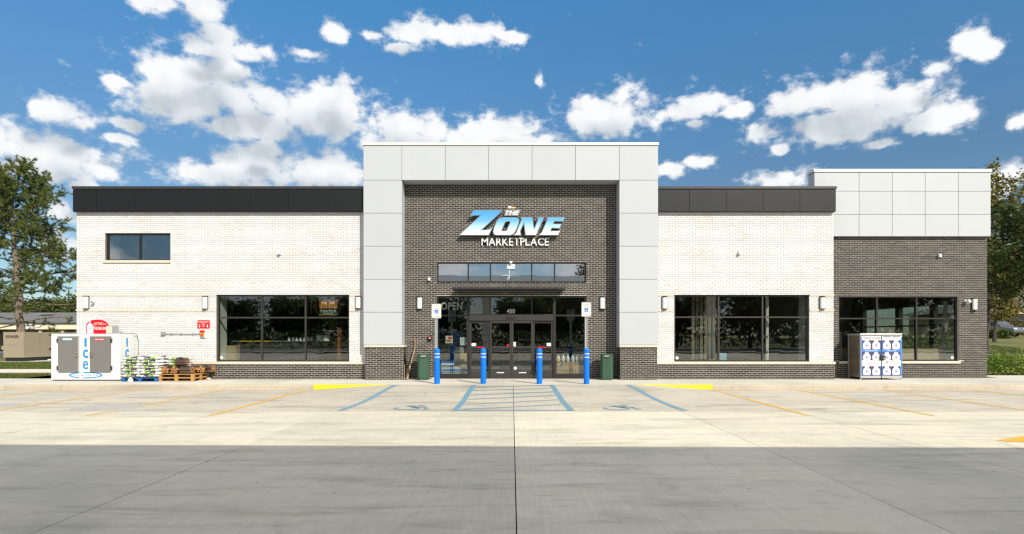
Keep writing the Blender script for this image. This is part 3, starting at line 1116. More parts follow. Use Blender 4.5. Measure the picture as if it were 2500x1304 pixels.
SL = [X(p, BY) for p in range(216, 900, 80)]
SR = [X(p, BY) for p in (1665, 1700, 1793, 1852, 1910, 1975)]
stones('cap_stone', XL - 0.03, PXL0, ZP, ZC, BY, 0.085, SL)
stones('cap_stone', PXR1, XR + 0.04, ZP, ZC, BY, 0.085, SR)
for (pa, pb) in ((718.3, 722.6), (755.2, 759.6)):
    za, zb = Z(pb, BY), Z(pa, BY)
    stones('band_stone', XL - 0.02, WL[0] - 0.002, za, zb, BY, 0.022, [X(p, BY) for p in (265, 345, 375, 460)])
    stones('band_stone', WL[1] + 0.002, PXL0, za, zb, BY, 0.022, [])
    stones('band_stone', PXR1, WR[0] - 0.002, za, zb, BY, 0.022, [])
    stones('band_stone', WR[1] + 0.002, XR + 0.02, za, zb, BY, 0.022, [])
stones('sill_stone', WU[0] - 0.05, WU[1] + 0.02, Z(642, BY), WU[2] + 0.01, BY, 0.05, [])
stones('sill_stone', WW[0] - 0.02, WW[1] + 0.03, Z(887.6, WY), WW[2] + 0.004, WY, 0.05, [X(2120, WY), X(2270, WY)])


# --- cladding panels
def panel(name, x0, x1, z0, z1, Y, mat, depth=0.035, gap=0.006, parent=None, bevel=0.004):
    mb = MB()
    mb.box(x0 + gap, x1 - gap, Y, Y + depth, z0 + gap, z1 - gap, mat)
    return sbuild(mb, name, parent, bevel=bevel)


def side_panel(name, xa, xb, y0, y1, z0, z1, mat, parent=None):
    mb = MB()
    mb.box(xa, xb, y0, y1, z0 + 0.006, z1 - 0.006, mat)
    return sbuild(mb, name, parent)


core = MB()                                        # carcass behind the portal panels
core.box(PXL0 + 0.03, PXL1 - 0.03, PY + 0.036, DY + 0.3, PFOOT, PTOP - 0.06, 'panel_joint')
core.box(PXR0 + 0.03, PXR1 - 0.03, PY + 0.036, DY + 0.3, PFOOT, PTOP - 0.06, 'panel_joint')
core.box(PXL1 - 0.03, PXR0 + 0.03, PY + 0.036, DY + 0.3, PBEAM + 0.03, PTOP - 0.06, 'panel_joint')
portal = sbuild(core, 'portal')
rows = [Z(p, PY) for p in (842.5, 762.5, 682, 601.3, 520.5, 440, 356)]
for a, b in zip(rows, rows[1:]):
    panel('cladding_panel', PXL0, PXL1, a, b, PY, 'silver_panel', parent=portal)
    panel('cladding_panel', PXR0, PXR1, a, b, PY, 'silver_panel', parent=portal)
    side_panel('return_panel', PXL0, PXL0 + 0.028, PY + 0.036, DY + 0.3, a, b, 'silver_panel', portal)
    side_panel('return_panel', PXR1 - 0.028, PXR1, PY + 0.036, DY + 0.3, a, b, 'silver_panel', portal)
for a, b in zip(rows[:-1], rows[1:-1]):
    side_panel('return_panel', PXL1 - 0.028, PXL1, PY + 0.037, DY - 0.01, a, b, 'silver_panel', portal)
    side_panel('return_panel', PXR0, PXR0 + 0.028, PY + 0.037, DY - 0.01, a, b, 'silver_panel', portal)
cols = [X(p, PY) for p in (981, 1087, 1193, 1299, 1405, 1512)]
for a, b in zip(cols, cols[1:]):
    panel('cladding_panel', a, b, rows[-2], rows[-1], PY, 'silver_panel', parent=portal)
    mb = MB(); mb.box(a + 0.004, b - 0.004, PY + 0.037, DY - 0.01, PBEAM + 0.0, PBEAM + 0.029, 'silver_panel')
    sbuild(mb, 'soffit_panel', portal)
mb = MB()
mb.box(PXL0 - 0.035, PXR1 + 0.02, PY - 0.03, DY + 0.5, rows[-1] + 0.012, PTOP, 'silver_cap')
sbuild(mb, 'coping', portal, bevel=0.006)

# charcoal roof bands
def roof_band(x0, x1, joints, jmat, label):
    Yb = 20.28
    mb = MB()
    mb.box(x0 + 0.02, x1 - 0.02, Yb + 0.036, BY + 0.5, PARB + 0.02, PART - 0.05, jmat)
    band = sbuild(mb, 'roof_band'); band['label'] = label
    e = [x0] + [X(p, Yb) for p in joints] + [x1]
    for a, b in zip(e, e[1:]):
        panel('band_panel', a, b, PARB, Z(462.3, Yb), Yb, 'charcoal_panel', gap=0.0045, parent=band, bevel=0.003)
    q = MB(); q.box(x0, x0 + 0.018, Yb + 0.037, BY + 0.5, PARB, PART - 0.06, 'charcoal_panel'); sbuild(q, 'return_panel', band)
    q = MB(); q.box(x1 - 0.018, x1, Yb + 0.037, BY + 0.5, PARB, PART - 0.06, 'charcoal_panel'); sbuild(q, 'return_panel', band)
    q = MB(); q.box(x0 + 0.02, x1 - 0.02, Yb + 0.037, BY - 0.004, PARB + 0.001, PARB + 0.018, 'charcoal_panel'); sbuild(q, 'soffit_panel', band)
    q = MB(); q.box(x0 - 0.02, x1 + 0.02, Yb - 0.03, BY + 0.6, Z(461.5, Yb), PART, 'charcoal_cap'); sbuild(q, 'coping', band, bevel=0.006)


roof_band(X(177.5, 20.28), PXL0 - 0.004, (235.4, 329.2, 423, 516.7, 610.4, 704.2, 801), 'light_joint', 'charcoal panel band along the left roof edge')
roof_band(PXR1 + 0.004, X(2041, 20.28), (1683, 1773, 1863, 1953), 'rubber', 'charcoal panel band along the right roof edge')

# silver box over the right wing
SY = 20.85
SX0, SX1 = X(1988, SY), X(2419, SY)
mb = MB()
mb.box(SX0 + 0.03, SX1 - 0.03, SY + 0.036, SY + 0.40, Z(577, SY) + 0.02, Z(414, SY), 'panel_joint')
box = sbuild(mb, 'parapet_box'); box['label'] = 'silver panelled box above the right wing'
sc = [SX0] + [X(p, SY) for p in (2097.5, 2178.5, 2259, 2340)] + [SX1]
sr = [Z(p, SY) for p in (577, 523.5, 467, 421)]
for a, b in zip(sc, sc[1:]):
    for c, d in zip(sr, sr[1:]):
        panel('cladding_panel', a, b, c, d, SY, 'silver_panel', parent=box)
for c, d in zip(sr, sr[1:]):
    side_panel('return_panel', SX0, SX0 + 0.028, SY + 0.037, SY + 0.41, c, d, 'silver_panel', box)
    side_panel('return_panel', SX1 - 0.028, SX1, SY + 0.037, SY + 0.41, c, d, 'silver_panel', box)
q = MB(); q.box(SX0 + 0.03, SX1 - 0.03, SY + 0.037, WY - 0.004, Z(577, SY) + 0.001, Z(577, SY) + 0.018, 'silver_panel'); sbuild(q, 'soffit_panel', box)
q = MB(); q.box(SX0 - 0.03, SX1 + 0.03, SY - 0.03, SY + 0.44, sr[-1] + 0.008, Z(413, SY), 'silver_cap'); sbuild(q, 'coping', box, bevel=0.006)


# --- windows
def window(r, Y, vm, hm, label, glass='window_glass', fmat='bronze_frame', fw=0.055, depth=0.11, frame_mull=0.05, skip=()):
    """aluminium frame (part) with one pane per light (sub-parts)"""
    x0, x1, z0, z1 = r
    mb = MB()
    mb.box(x0, x0 + fw, Y, Y + depth, z0, z1, fmat)
    mb.box(x1 - fw, x1, Y, Y + depth, z0, z1, fmat)
    mb.box(x0 + fw, x1 - fw, Y + 0.002, Y + depth, z0, z0 + fw, fmat)
    mb.box(x0 + fw, x1 - fw, Y + 0.002, Y + depth, z1 - fw, z1, fmat)
    h = frame_mull / 2
    for v in vm: mb.box(v - h, v + h, Y + 0.004, Y + depth, z0 + fw, z1 - fw, fmat)
    gx = [x0 + fw] + sum([[v - h, v + h] for v in vm], []) + [x1 - fw]
    gz = [z0 + fw] + sum([[q - h, q + h] for q in hm], []) + [z1 - fw]
    for i in range(0, len(gx), 2):
        for q in hm: mb.box(gx[i], gx[i + 1], Y + 0.006, Y + depth, q - h, q + h, fmat)
    w = sbuild(mb, 'window')
    w['label'] = label
    for i in range(0, len(gx), 2):
        for j in range(0, len(gz), 2):
            if (i // 2, j // 2) in skip: continue
            g = MB()
            g.box(gx[i] + 0.001, gx[i + 1] - 0.001, Y + 0.045, Y + 0.051, gz[j] + 0.001, gz[j + 1] - 0.001, glass)
            sbuild(g, 'pane', w)
    return w


window(WL, BY + 0.07, [X(638.8, BY + 0.07), X(745.5, BY + 0.07)], [Z(775.5, BY + 0.07)], 'wide black framed shop window of six panes in the left wall')
window(WU, BY + 0.07, [X(341, BY + 0.07)], [], 'small upper window of two panes', glass='upper_glass', fmat='black_frame')
window(WR, BY + 0.07, [X(1754.5, BY + 0.07), X(1862, BY + 0.07)], [Z(774.5, BY + 0.07)], 'wide black framed shop window of six panes in the right wall')
window(WW, WY + 0.07, [X(2141.5, WY + 0.07), X(2238, WY + 0.07)], [Z(777.7, WY + 0.07)], 'black framed window of six panes in the right wing', fmat='black_frame')
EY = DY + 0.06
window(WS, EY, [X(p, EY) for p in (1143, 1197, 1298, 1354)], [], 'strip of five window panes above the entrance', glass='strip_glass', fmat='black_frame')

# --- entrance: side lights, transom and four door leaves
ent = MB()
x0, x1, z0, z1 = WD
fm = 'black_frame'
DX = [X(p, EY) for p in (1143, 1196.5, 1298.5, 1353.5)]
ZT0, ZT1 = Z(783, EY), Z(767, EY)
ent.box(x0, x0 + 0.06, EY, EY + 0.13, z0, z1, fm)
ent.box(x1 - 0.06, x1, EY, EY + 0.13, z0, z1, fm)
ent.box(x0 + 0.06, x1 - 0.06, EY + 0.002, EY + 0.13, z1 - 0.06, z1, fm)
for v in (DX[0], DX[3]): ent.box(v - 0.05, v + 0.05, EY - 0.01, EY + 0.13, z0, z1 - 0.06, fm)
for v in DX[1:3]: ent.box(v - 0.025, v + 0.025, EY + 0.004, EY + 0.12, ZT1, z1 - 0.06, fm)
for a, b in ((x0 + 0.06, DX[0] - 0.05), (DX[3] + 0.05, x1 - 0.06)):
    ent.box(a, b, EY + 0.004, EY + 0.12, z0, z0 + 0.17, fm)
    ent.box(a, b, EY + 0.004, EY + 0.12, Z(772, EY), Z(768.5, EY), fm)
entrance = sbuild(ent, 'entrance')
entrance['label'] = 'black framed entrance with automatic sliding doors'
hd = MB()
hd.box(DX[0] + 0.05, DX[3] - 0.05, EY - 0.05, EY + 0.12, ZT0, ZT1, 'bronze_frame')
hd.box(X(1236, EY), X(1258, EY), EY - 0.09, EY - 0.048, Z(778, EY), Z(772.5, EY), 'text_black')
sbuild(hd, 'door_header', entrance)
for a, b, c, d in ((x0 + 0.06, DX[0] - 0.05, z0 + 0.17, Z(772, EY)), (x0 + 0.06, DX[0] - 0.05, Z(768.5, EY), z1 - 0.06),
                   (DX[3] + 0.05, x1 - 0.06, z0 + 0.17, Z(772, EY)), (DX[3] + 0.05, x1 - 0.06, Z(768.5, EY), z1 - 0.06),
                   (DX[0] + 0.05, DX[1] - 0.025, ZT1, z1 - 0.06), (DX[1] + 0.025, DX[2] - 0.025, ZT1, z1 - 0.06), (DX[2] + 0.025, DX[3] - 0.05, ZT1, z1 - 0.06)):
    g = MB(); g.box(a, b, EY + 0.055, EY + 0.061, c, d, 'door_glass'); sbuild(g, 'pane', entrance)
XC = X(1249, EY)
LEAF = [(DX[0] + 0.052, X(1196, EY), 0.03), (X(1196, EY), XC - 0.004, -0.03), (XC + 0.004, X(1301, EY), -0.03), (X(1301, EY), DX[3] - 0.052, 0.03)]
ZM = Z(848, EY)
for (a, b, dy) in LEAF:
    mb = MB()
    y0_, y1_ = EY + dy, EY + dy + 0.05
    zt, zb = ZT0 - 0.01, BLD + 0.012
    s = 0.062
    mb.box(a, a + s, y0_, y1_, zb, zt, 'bronze_frame'); mb.box(b - s, b, y0_, y1_, zb, zt, 'bronze_frame')
    mb.box(a + s, b - s, y0_ + 0.002, y1_, zt - 0.08, zt, 'bronze_frame')
    mb.box(a + s, b - s, y0_ + 0.002, y1_, zb, zb + 0.24, 'bronze_frame')
    mb.box(a + s, b - s, y0_ + 0.002, y1_, ZM - 0.035, ZM + 0.035, 'bronze_frame')
    d = sbuild(mb, 'door_leaf', entrance)
    for (c, e) in ((zb + 0.24, ZM - 0.035), (ZM + 0.035, zt - 0.08)):
        g = MB(); g.box(a + s, b - s, y0_ + 0.022, y0_ + 0.028, c, e, 'door_glass'); sbuild(g, 'pane', d)
tx = MB()
text(tx, '450', X(1237, EY), X(1257.5, EY), Z(765.3, EY), Z(754.5, EY), 'pure_white', 0.004, (0, EY + 0.054, 0), bold=0.02)
def notice_part(nm, *boxes):
    q = MB()
    for b_ in boxes: q.box(*b_)
    sbuild(q, nm, entrance)
for p in (1223, 1277):
    for q_ in (-10, -5.5, -1, 3.5): notice_part('door_mark', (X(p + q_, EY), X(p + q_ + 3.8, EY), EY - 0.0335, EY - 0.0305, Z(911, EY), Z(908.5, EY), 'pure_white'))
for p in (1173, 1323):
    notice_part('door_notice', (X(p - 9, EY), X(p + 9, EY), EY + 0.026, EY + 0.029, Z(849.5, EY), Z(847, EY), 'sign_red'))
for (a, b, c, e, m) in ((1151, 1162, 838, 845, 'pure_white'), (1237.5, 1242.5, 841, 846, 'sign_red'), (1252.5, 1259.5, 835, 846, 'pure_white'), (1335, 1345.5, 837.5, 845, 'jug_plastic')):
    inn = 1230 < a < 1300
    notice_part('door_notice', (X(a, EY), X(b, EY), EY - 0.015 if inn else EY + 0.045, EY - 0.011 if inn else EY + 0.049, Z(e, EY), Z(c, EY), m))
sbuild(tx, 'door_lettering', entrance)['label'] = 'white street number above the doors'
# thin canopy over the doors
CZ = 3.265
mb = MB()
cxa, cxb = X(1104, DY) * 0.955, X(1381, DY) * 0.955
mb.box(cxa, cxb, DY - 1.0, DY - 0.003, CZ, CZ + 0.06, 'charcoal_cap')
can = sbuild(mb, 'entrance_canopy', bevel=0.006)
can['label'] = 'thin charcoal canopy over the doors'
for p in (1123, 1218, 1266.5, 1360):
    q = MB()
    q.box(X(p, 19.7) - 0.012, X(p, 19.7) + 0.012, DY - 1.03, DY - 1.001, CZ - 0.02, CZ + 0.085, 'charcoal_cap')
    q.tube([(X(p, 19.7), DY - 0.98, CZ + 0.062), (X(p, 19.7), DY - 0.006, CZ + 0.09)], 0.012, 'charcoal_cap', 6)
    sbuild(q, 'canopy_bracket', can)

# --- body of the building: floors, roof, ceilings, inner walls
mb = MB()
mb.box(XL, WXR - 0.01, BY + 0.36, 30.0, BLD - 0.30, BLD - 0.012, 'interior_floor')
sbuild(mb, 'floor')
mb = MB()
mb.box(XL, XR, BY + 0.32, 30.0, PARB + 0.05, PARB + 0.35, 'roof_shingle')
mb.box(XR + 0.01, WXR - 0.01, WY + 0.31, 29.5, 3.55, 3.75, 'ceiling_tile')
mb.box(XL, WXR, 30.0, 30.25, BLD - 0.3, PARB + 0.3, 'interior_dark')
mb.box(XL, XL + 0.25, BY + 0.31, 30.0, BLD - 0.3, PARB + 0.3, 'interior_wall')
sbuild(mb, 'shell')
mb = MB()
for a, b in ((XL + 0.26, PXL0 - 0.06), (PXR1 + 0.06, XR - 0.05)): mb.box(a, b, BY + 0.55, 29.9, 3.45, 3.55, 'ceiling_tile')
mb.box(PXL0 - 0.05, PXR1 + 0.05, DY + 1.2, 29.9, 4.9, 5.0, 'ceiling_tile')
sbuild(mb, 'ceiling')
mb = MB()
# drywall returns seen at the window edges
for r, sd in ((WL, -1), (WR, 1), (WU, -1)):
    if sd < 0: mb.box(r[0] - 0.02, r[0] + 0.005, BY + 0.20, BY + 0.75, r[2], r[3], 'drywall')
    else: mb.box(r[1] - 0.005, r[1] + 0.02, BY + 0.20, BY + 0.75, r[2], r[3], 'drywall')
mb.box(WU[0] - 0.02, WU[1] + 0.3, BY + 0.31, BY + 3.5, WU[2] - 0.10, WU[2] - 0.02, 'drywall')     # floor of the small room
mb.box(WU[0] - 0.02, WU[1] + 1.0, BY + 3.5, BY + 3.6, WU[2] - 0.1, WU[3] + 0.6, 'drywall')
mb.box(X(1869, 20.95), X(1875.5, 20.95), 20.9, 20.98, BLD, 3.4, 'pure_white')                  # slotted white upright
for k in range(7): mb.box(X(1871, 20.9), X(1873.6, 20.9), 20.893, 20.899, 0.45 + 0.55 * k, 0.55 + 0.55 * k, 'text_black')
mb.box(PXL0 - 0.05, PXL1 + 0.1, DY + 0.4, DY + 0.6, BLD, 4.9, 'interior_dark')
mb.box(PXR0 - 0.1, PXR1 + 0.05, DY + 0.4, DY + 0.6, BLD, 4.9, 'interior_dark')
mb.box(XR - 0.25, XR - 0.05, BY + 0.31, 29.9, BLD, 3.5, 'interior_wall')
mb.box(XR + 0.0, WXR, 29.0, 29.2, BLD, 3.6, 'interior_wall')
mb.box(x0 - 0.02, x0 + 0.05, DY + 0.2, DY + 0.5, BLD, 4.6, 'panel_blue')
mb.box(x1 - 0.05, x1 + 0.02, DY + 0.2, DY + 0.5, BLD, 4.6, 'panel_blue')
sbuild(mb, 'inner_wall')
# east side of the wing: three glazed bays
ew = MB()
for (a, b) in ((21.31, 21.75), (23.4, 23.65), (25.5, 25.75), (28.1, 29.0)): ew.box(WXR - 0.2, WXR - 0.01, a, b, BLD, 3.6, 'black_frame')
for (a, b) in ((21.75, 23.4), (23.65, 25.5), (25.75, 28.1)):
    ew.box(WXR - 0.19, WXR - 0.02, a, b, BLD, 0.5, 'dark_brick'); ew.box(WXR - 0.19, WXR - 0.02, a, b, 2.9, 3.6, 'black_frame')
    ew.box(WXR - 0.15, WXR - 0.06, a, b, 2.05, 2.11, 'black_frame')
east = sbuild(ew, 'side_wall')
for (a, b) in ((21.75, 23.4), (23.65, 25.5), (25.75, 28.1)):
    g = MB(); g.box(WXR - 0.108, WXR - 0.102, a, b, 0.5, 2.9, 'window_glass'); sbuild(g, 'pane', east)
mb = MB(); mb.box(WXR - 0.2, WXR - 0.012, WY + 0.31, 29.2, 3.6, Z(577, SY) + 0.2, 'dark_brick'); sbuild(mb, 'side_wall')

# ================================================================== SIGNS ON THE FACADE
SGN = 20.46
def sg(pts): return [(X(1100 + a / 8.333, SGN), Z(480 + b / 8.333, SGN)) for a, b in pts]
def arc(cx, cy, r, a0, a1, n=6, ry=None): return [(cx + r * math.cos(R(a0 + (a1 - a0) * i / n)), cy - (ry or r) * math.sin(R(a0 + (a1 - a0) * i / n))) for i in range(n + 1)]


LETTERS = {
 'Z': [[(468, 285), (1038, 285), (985, 345), (640, 660), (592, 688), (700, 684), (780, 676), (840, 640), (770, 778), (190, 778), (625, 378), (530, 376), (455, 380), (412, 398), (430, 360)]],
 'O': [[(1060, 428), (1330, 428), (1372, 445), (1390, 490), (1375, 560), (1320, 690), (1280, 750), (1225, 778), (925, 778), (885, 762), (870, 715), (885, 645), (945, 500), (990, 450)],
       [(1140, 500), (1105, 520), (1035, 680), (1040, 706), (1110, 708), (1145, 690), (1222, 520), (1215, 500)]],
 'N': [[(1440, 428), (1660, 428), (1695, 690), (1785, 470), (1770, 428), (1890, 428), (1735, 778), (1530, 778), (1495, 515), (1410, 700), (1425, 778), (1295, 778), (1340, 740), (1450, 470)]],
 'E': [[(1965, 428), (2315, 428), (2290, 500), (2110, 495), (2080, 562), (2250, 562), (2215, 640), (2055, 632), (2025, 705), (2190, 705), (2225, 690), (2185, 778), (1810, 778), (1860, 730), (1975, 470)]],
}
sign = thing('store_sign', 'blue to white channel letters reading The Zone Marketplace on dark brick', 'sign', (X(1250, SGN), DY, Z(574, SGN)))
SO = tuple(sign.location)
for ch, loops in LETTERS.items():
    back = MB(); curve_solid(back, [sg(l) for l in loops], SGN + 0.012, 0.10, 'text_grey', 0.022)
    face = MB(); curve_solid(face, [sg(l) for l in loops], SGN, 0.03, 'sign_face')
    b = back.build('letter', sign, SO)
    face.build('letter_face', b, SO)
    st = MB()
    xx = [p[0] for p in sg(loops[0])]; zz = [p[1] for p in sg(loops[0])]
    for f in (0.35, 0.6): st.box(min(xx) + (max(xx) - min(xx)) * f - 0.02, min(xx) + (max(xx) - min(xx)) * f + 0.02, SGN + 0.11, DY + 0.002, sum(zz) / len(zz) - 0.02, sum(zz) / len(zz) + 0.02, 'text_grey')
    st.build('standoff', b, SO)
mb = MB()
curve_solid(mb, [sg([(1130, 265), (1432, 265), (1375, 390), (1080, 390)])], SGN + 0.01, 0.10, 'text_grey')
b = mb.build('letter_box', sign, SO)
mb = MB()
text(mb, 'THE', X(1100 + 1112 / 8.333, SGN), X(1100 + 1408 / 8.333, SGN), Z(480 + 375 / 8.333, SGN), Z(480 + 288 / 8.333, SGN), 'pure_white', 0.008, (0, SGN + 0.009, 0), bold=0.03, shear=0.35)
mb.build('lettering', b, SO)
MY = DY - 0.075
bx0, bx1 = X(1175.6, MY), X(1340, MY)
words = 'MARKETPLACE'
gl = []
for ch in words:
    vs, _ = text_geo(ch, 0.008)
    gl.append(max(p[0] for p in vs) - min(p[0] for p in vs))
gap = 0.075
tot = sum(gl) + gap * (len(words) - 1)
kx_ = (bx1 - bx0) / tot
cx = bx0
for ch, w in zip(words, gl):
    mb = MB()
    text(mb, ch, cx, cx + w * kx_, Z(599.6, MY), Z(580.8, MY), 'pure_white', 0.05, (0, MY + 0.05, 0), bold=0.008)
    mb.box(cx + w * kx_ * 0.15, cx + w * kx_ * 0.3, MY + 0.049, DY + 0.004, Z(597, MY), Z(596, MY), 'text_grey')
    mb.build('letter', sign, SO)
    cx += (w + gap) * kx_


# --- wall fittings
def sconce(pxc, py0, py1, Y, label):
    w = 0.092
    zt, zb = Z(py0, Y), Z(py1, Y)
    xc = X(pxc, Y)
    o = (xc, Y, zb)
    s = thing('wall_lamp', label, 'wall lamp', o, group='wall lamps along the front')
    def half(z0, z1, r, mat, nm, par):
        mb = MB()
        pts = [(r * math.sin(R(a)), -0.04 - 0.075 * math.cos(R(a)) * r / w) for a in range(-90, 91, 15)]
        pts = [(-r, -0.002)] + pts + [(r, -0.002)]
        mb.prism([(p[0], p[1]) for p in pts], (xc, Y, z0), (1, 0, 0), (0, 1, 0), (0, 0, 1), z1 - z0, mat)
        return mb.build(nm, par, o, smooth=True)
    half(zb + 0.028, zt - 0.035, w * 0.97, 'pure_white', 'diffuser', s)
    half(zb, zb + 0.03, w, 'charcoal_cap', 'bottom_cap', s)
    half(zt - 0.037, zt, w, 'charcoal_cap', 'top_cap', s)
    mb = MB()
    for sx in (-1, 1): mb.box(xc + sx * w - 0.003, xc + sx * w + 0.005, Y - 0.045, Y - 0.002, zb + 0.03, zt - 0.037, 'charcoal_cap')
    mb.build('side_rail', s, o)


sconce(212, 722.5, 755, BY, 'white wall lamp at the far left corner of the cream wall')
sconce(501.8, 723, 755.5, BY, 'white wall lamp above the red emergency sign')
sconce(875, 723, 754.5, BY, 'wall lamp in the shadow of the portal left side')
sconce(1024.5, 724.5, 755.5, DY, 'white wall lamp on dark brick left of the open sign')
sconce(1470, 724.5, 755.5, DY, 'white wall lamp on dark brick above the right green bin')
sconce(1622, 724, 755.5, BY, 'white wall lamp between the portal and the right shop window')
sconce(2006.5, 724, 755.5, BY, 'white wall lamp at the right end of the cream wall')
sconce(2377, 728, 758, WY, 'white wall lamp on the dark brick right wing')


def dome_cam(pxc, pyc, Y, label, r=0.055):
    xc, zc = X(pxc, Y), Z(pyc, Y)
    o = (xc, Y, zc)
    s = thing('security_camera', label, 'security camera', o, group='security cameras')
    mb = MB()
    prof = [(r * math.cos(R(a)), r * math.sin(R(a))) for a in range(-80, 81, 20)]
    mb.lathe(prof, (xc + 0.02, Y - 0.13, zc), 'white_paint', 14)
    mb.build('body', s, o, smooth=True)
    mb = MB(); mb.tube([(xc, Y + 0.0, zc + 0.02), (xc, Y - 0.03, zc + 0.02)], 0.05, 'white_paint', 12)
    mb.tube([(xc, Y - 0.02, zc + 0.02), (xc + 0.02, Y - 0.12, zc + 0.02)], 0.02, 'white_paint', 8)
    mb.build('bracket', s, o)
    mb = MB(); mb.tube([(xc + 0.03, Y - 0.165, zc - 0.01), (xc + 0.035, Y - 0.19, zc - 0.015)], 0.025, 'text_black', 10)
    mb.build('lens', s, o)


dome_cam(231, 737, BY, 'white security camera beside the lamp at the left corner')
dome_cam(2357, 736.5, WY, 'white security camera beside the lamp on the right wing', 0.075)


def small_box(px0, px1, py0, py1, Y, label, cone=True):
    a, b, c, d = rect(px0, px1, py0, py1, Y)
    o = ((a + b) / 2, Y, c)
    s = thing('wall_speaker', label, 'speaker', o, group='small wall units')
    mb = MB()
    mb.prism([(0, 0), (-0.12, 0.015), (-0.10, d - c), (0, d - c)], (a, Y, c), (0, 1, 0), (0, 0, 1), (1, 0, 0), b - a, 'white_paint')
    mb.build('housing', s, o, bevel=0.006)
    mb = MB(); mb.box((a + b) / 2 - 0.02, (a + b) / 2 + 0.02, Y - 0.03, Y - 0.001, d + 0.001, d + 0.03, 'grey_plastic')
    mb.build('bracket', s, o)


small_box(680.5, 686.5, 615, 622.5, BY, 'small white unit high on the left cream wall')
small_box(1801.5, 1807.5, 615, 622.5, BY, 'small white unit high on the right cream wall')
small_box(2288.5, 2294, 621, 629, WY, 'small white unit on the dark brick of the right wing')
small_box(1045.5, 1051.5, 678.5, 686.5, DY, 'small white unit left of the strip window')
# box and ball camera at the strip window
o = (X(1247, EY), EY, Z(657, EY))
s = thing('entrance_camera', 'white ball camera and junction box over the strip window', 'security camera', o)
mb = MB(); mb.lathe([(0.06 * math.cos(R(a)), 0.06 * math.sin(R(a))) for a in range(-85, 86, 17)], (o[0], EY - 0.14, Z(642, EY)), 'white_paint', 14)
mb.build('ball', s, o, smooth=True)
mb = MB(); mb.box(X(1238, EY), X(1257, EY), EY - 0.07, EY - 0.003, Z(657, EY), Z(646, EY), 'jug_plastic')
mb.box(X(1246, EY), X(1248, EY), EY - 0.12, EY - 0.06, Z(646, EY), Z(643, EY), 'white_paint')
mb.build('junction_box', s, o, bevel=0.006)
mb = MB()
wp = [(1243.5, 657), (1243.5, 672), (1243, 681), (1240, 685), (1238, 682), (1242, 678), (1240, 673), (1233, 672.5), (1227, 674)]
mb.tube([(X(a, EY), EY - 0.03, Z(b, EY)) for a, b in wp], 0.011, 'pure_white', 6)
mb.build('cable', s, o)
o = (X(1244.6, DY), DY, Z(512, DY))
s = thing('flood_light', 'small white light bracket above the sign', 'light', o)
mb = MB(); mb.box(X(1240.5, DY), X(1248.5, DY), DY - 0.22, DY - 0.10, Z(512, DY), Z(506.5, DY), 'white_paint'); mb.build('housing', s, o, bevel=0.008)
mb = MB(); mb.tube([(o[0], DY, Z(509, DY)), (o[0], DY - 0.12, Z(509, DY))], 0.02, 'grey_plastic', 8)
mb.box(X(1249.5, DY), X(1258, DY), DY - 0.20, DY - 0.14, Z(511.5, DY), Z(508.5, DY), 'cigar_gold')
mb.build('arm', s, o)
# alarm sounder by the doors
a, b, c, d = rect(1045.5, 1054.5, 820.5, 831, DY)
o = ((a + b) / 2, DY, c)
s = thing('alarm_sounder', 'small red and black alarm box on the dark brick wall', 'alarm', o)
mb = MB(); mb.box(a, b, DY - 0.09, DY - 0.001, c, d, 'text_black'); mb.build('housing', s, o, bevel=0.01)
mb = MB(); mb.box(a + 0.02, b - 0.02, DY - 0.105, DY - 0.091, d - 0.05, d - 0.01, 'sign_red'); mb.build('strobe', s, o)
mb = MB(); mb.box(a + 0.04, b - 0.03, DY - 0.10, DY - 0.091, d - 0.085, d - 0.06, 'pure_white'); mb.build('plate', s, o)
# emergency shut off
Y = BY
a, b, c, d = rect(482.3, 512.3, 782, 802.2, Y)
o = ((a + b) / 2, Y, c)
s = thing('emergency_sign', 'red emergency shut off sign with two white arrows on cream brick', 'sign', o)
def rrect(x0, x1, z0, z1, r, n=4):
    return [(x1 - r + r * math.cos(R(w)), z1 - r + r * math.sin(R(w))) for w in range(0, 91, 90 // n)] + \
           [(x0 + r + r * math.cos(R(w)), z1 - r + r * math.sin(R(w))) for w in range(90, 181, 90 // n)] + \
           [(x0 + r + r * math.cos(R(w)), z0 + r + r * math.sin(R(w))) for w in range(180, 271, 90 // n)] + \
           [(x1 - r + r * math.cos(R(w)), z0 + r + r * math.sin(R(w))) for w in range(270, 361, 90 // n)]
mb = MB(); mb.prism(rrect(a, b, c, d, 0.025), (0, Y - 0.002, 0), (1, 0, 0), (0, 0, 1), (0, -1, 0), 0.012, 'sign_red'); mb.build('plate', s, o)
mb = MB()
w_, h_ = b - a, d - c
oo = (0, Y - 0.0145, 0)
text(mb, 'EMERGENCY', a + w_ * .06, b - w_ * .06, c + h_ * .72, c + h_ * .88, 'pure_white', 0.003, oo, bold=0.006)
text(mb, 'SHUT', a + w_ * .34, b - w_ * .34, c + h_ * .45, c + h_ * .60, 'pure_white', 0.003, oo, bold=0.006)
text(mb, 'OFF', a + w_ * .38, b - w_ * .38, c + h_ * .18, c + h_ * .33, 'pure_white', 0.003, oo, bold=0.006)
for f in (0.18, 0.82):
    ax = a + w_ * f
    mb.prism([(ax - .012, c + h_ * .52), (ax - .012, c + h_ * .28), (ax - .03, c + h_ * .28), (ax, c + h_ * .10), (ax + .03, c + h_ * .28), (ax + .012, c + h_ * .28), (ax + .012, c + h_ * .52)], oo, (1, 0, 0), (0, 0, 1), (0, -1, 0), 0.003, 'pure_white')
mb.build('lettering', s, o)
a, b, c, d = rect(490, 503.5, 805, 824.5, Y)
o = ((a + b) / 2, Y, c)
s = thing('shutoff_switch', 'red and amber shut off switch under clear cover with conduit', 'switch', o)
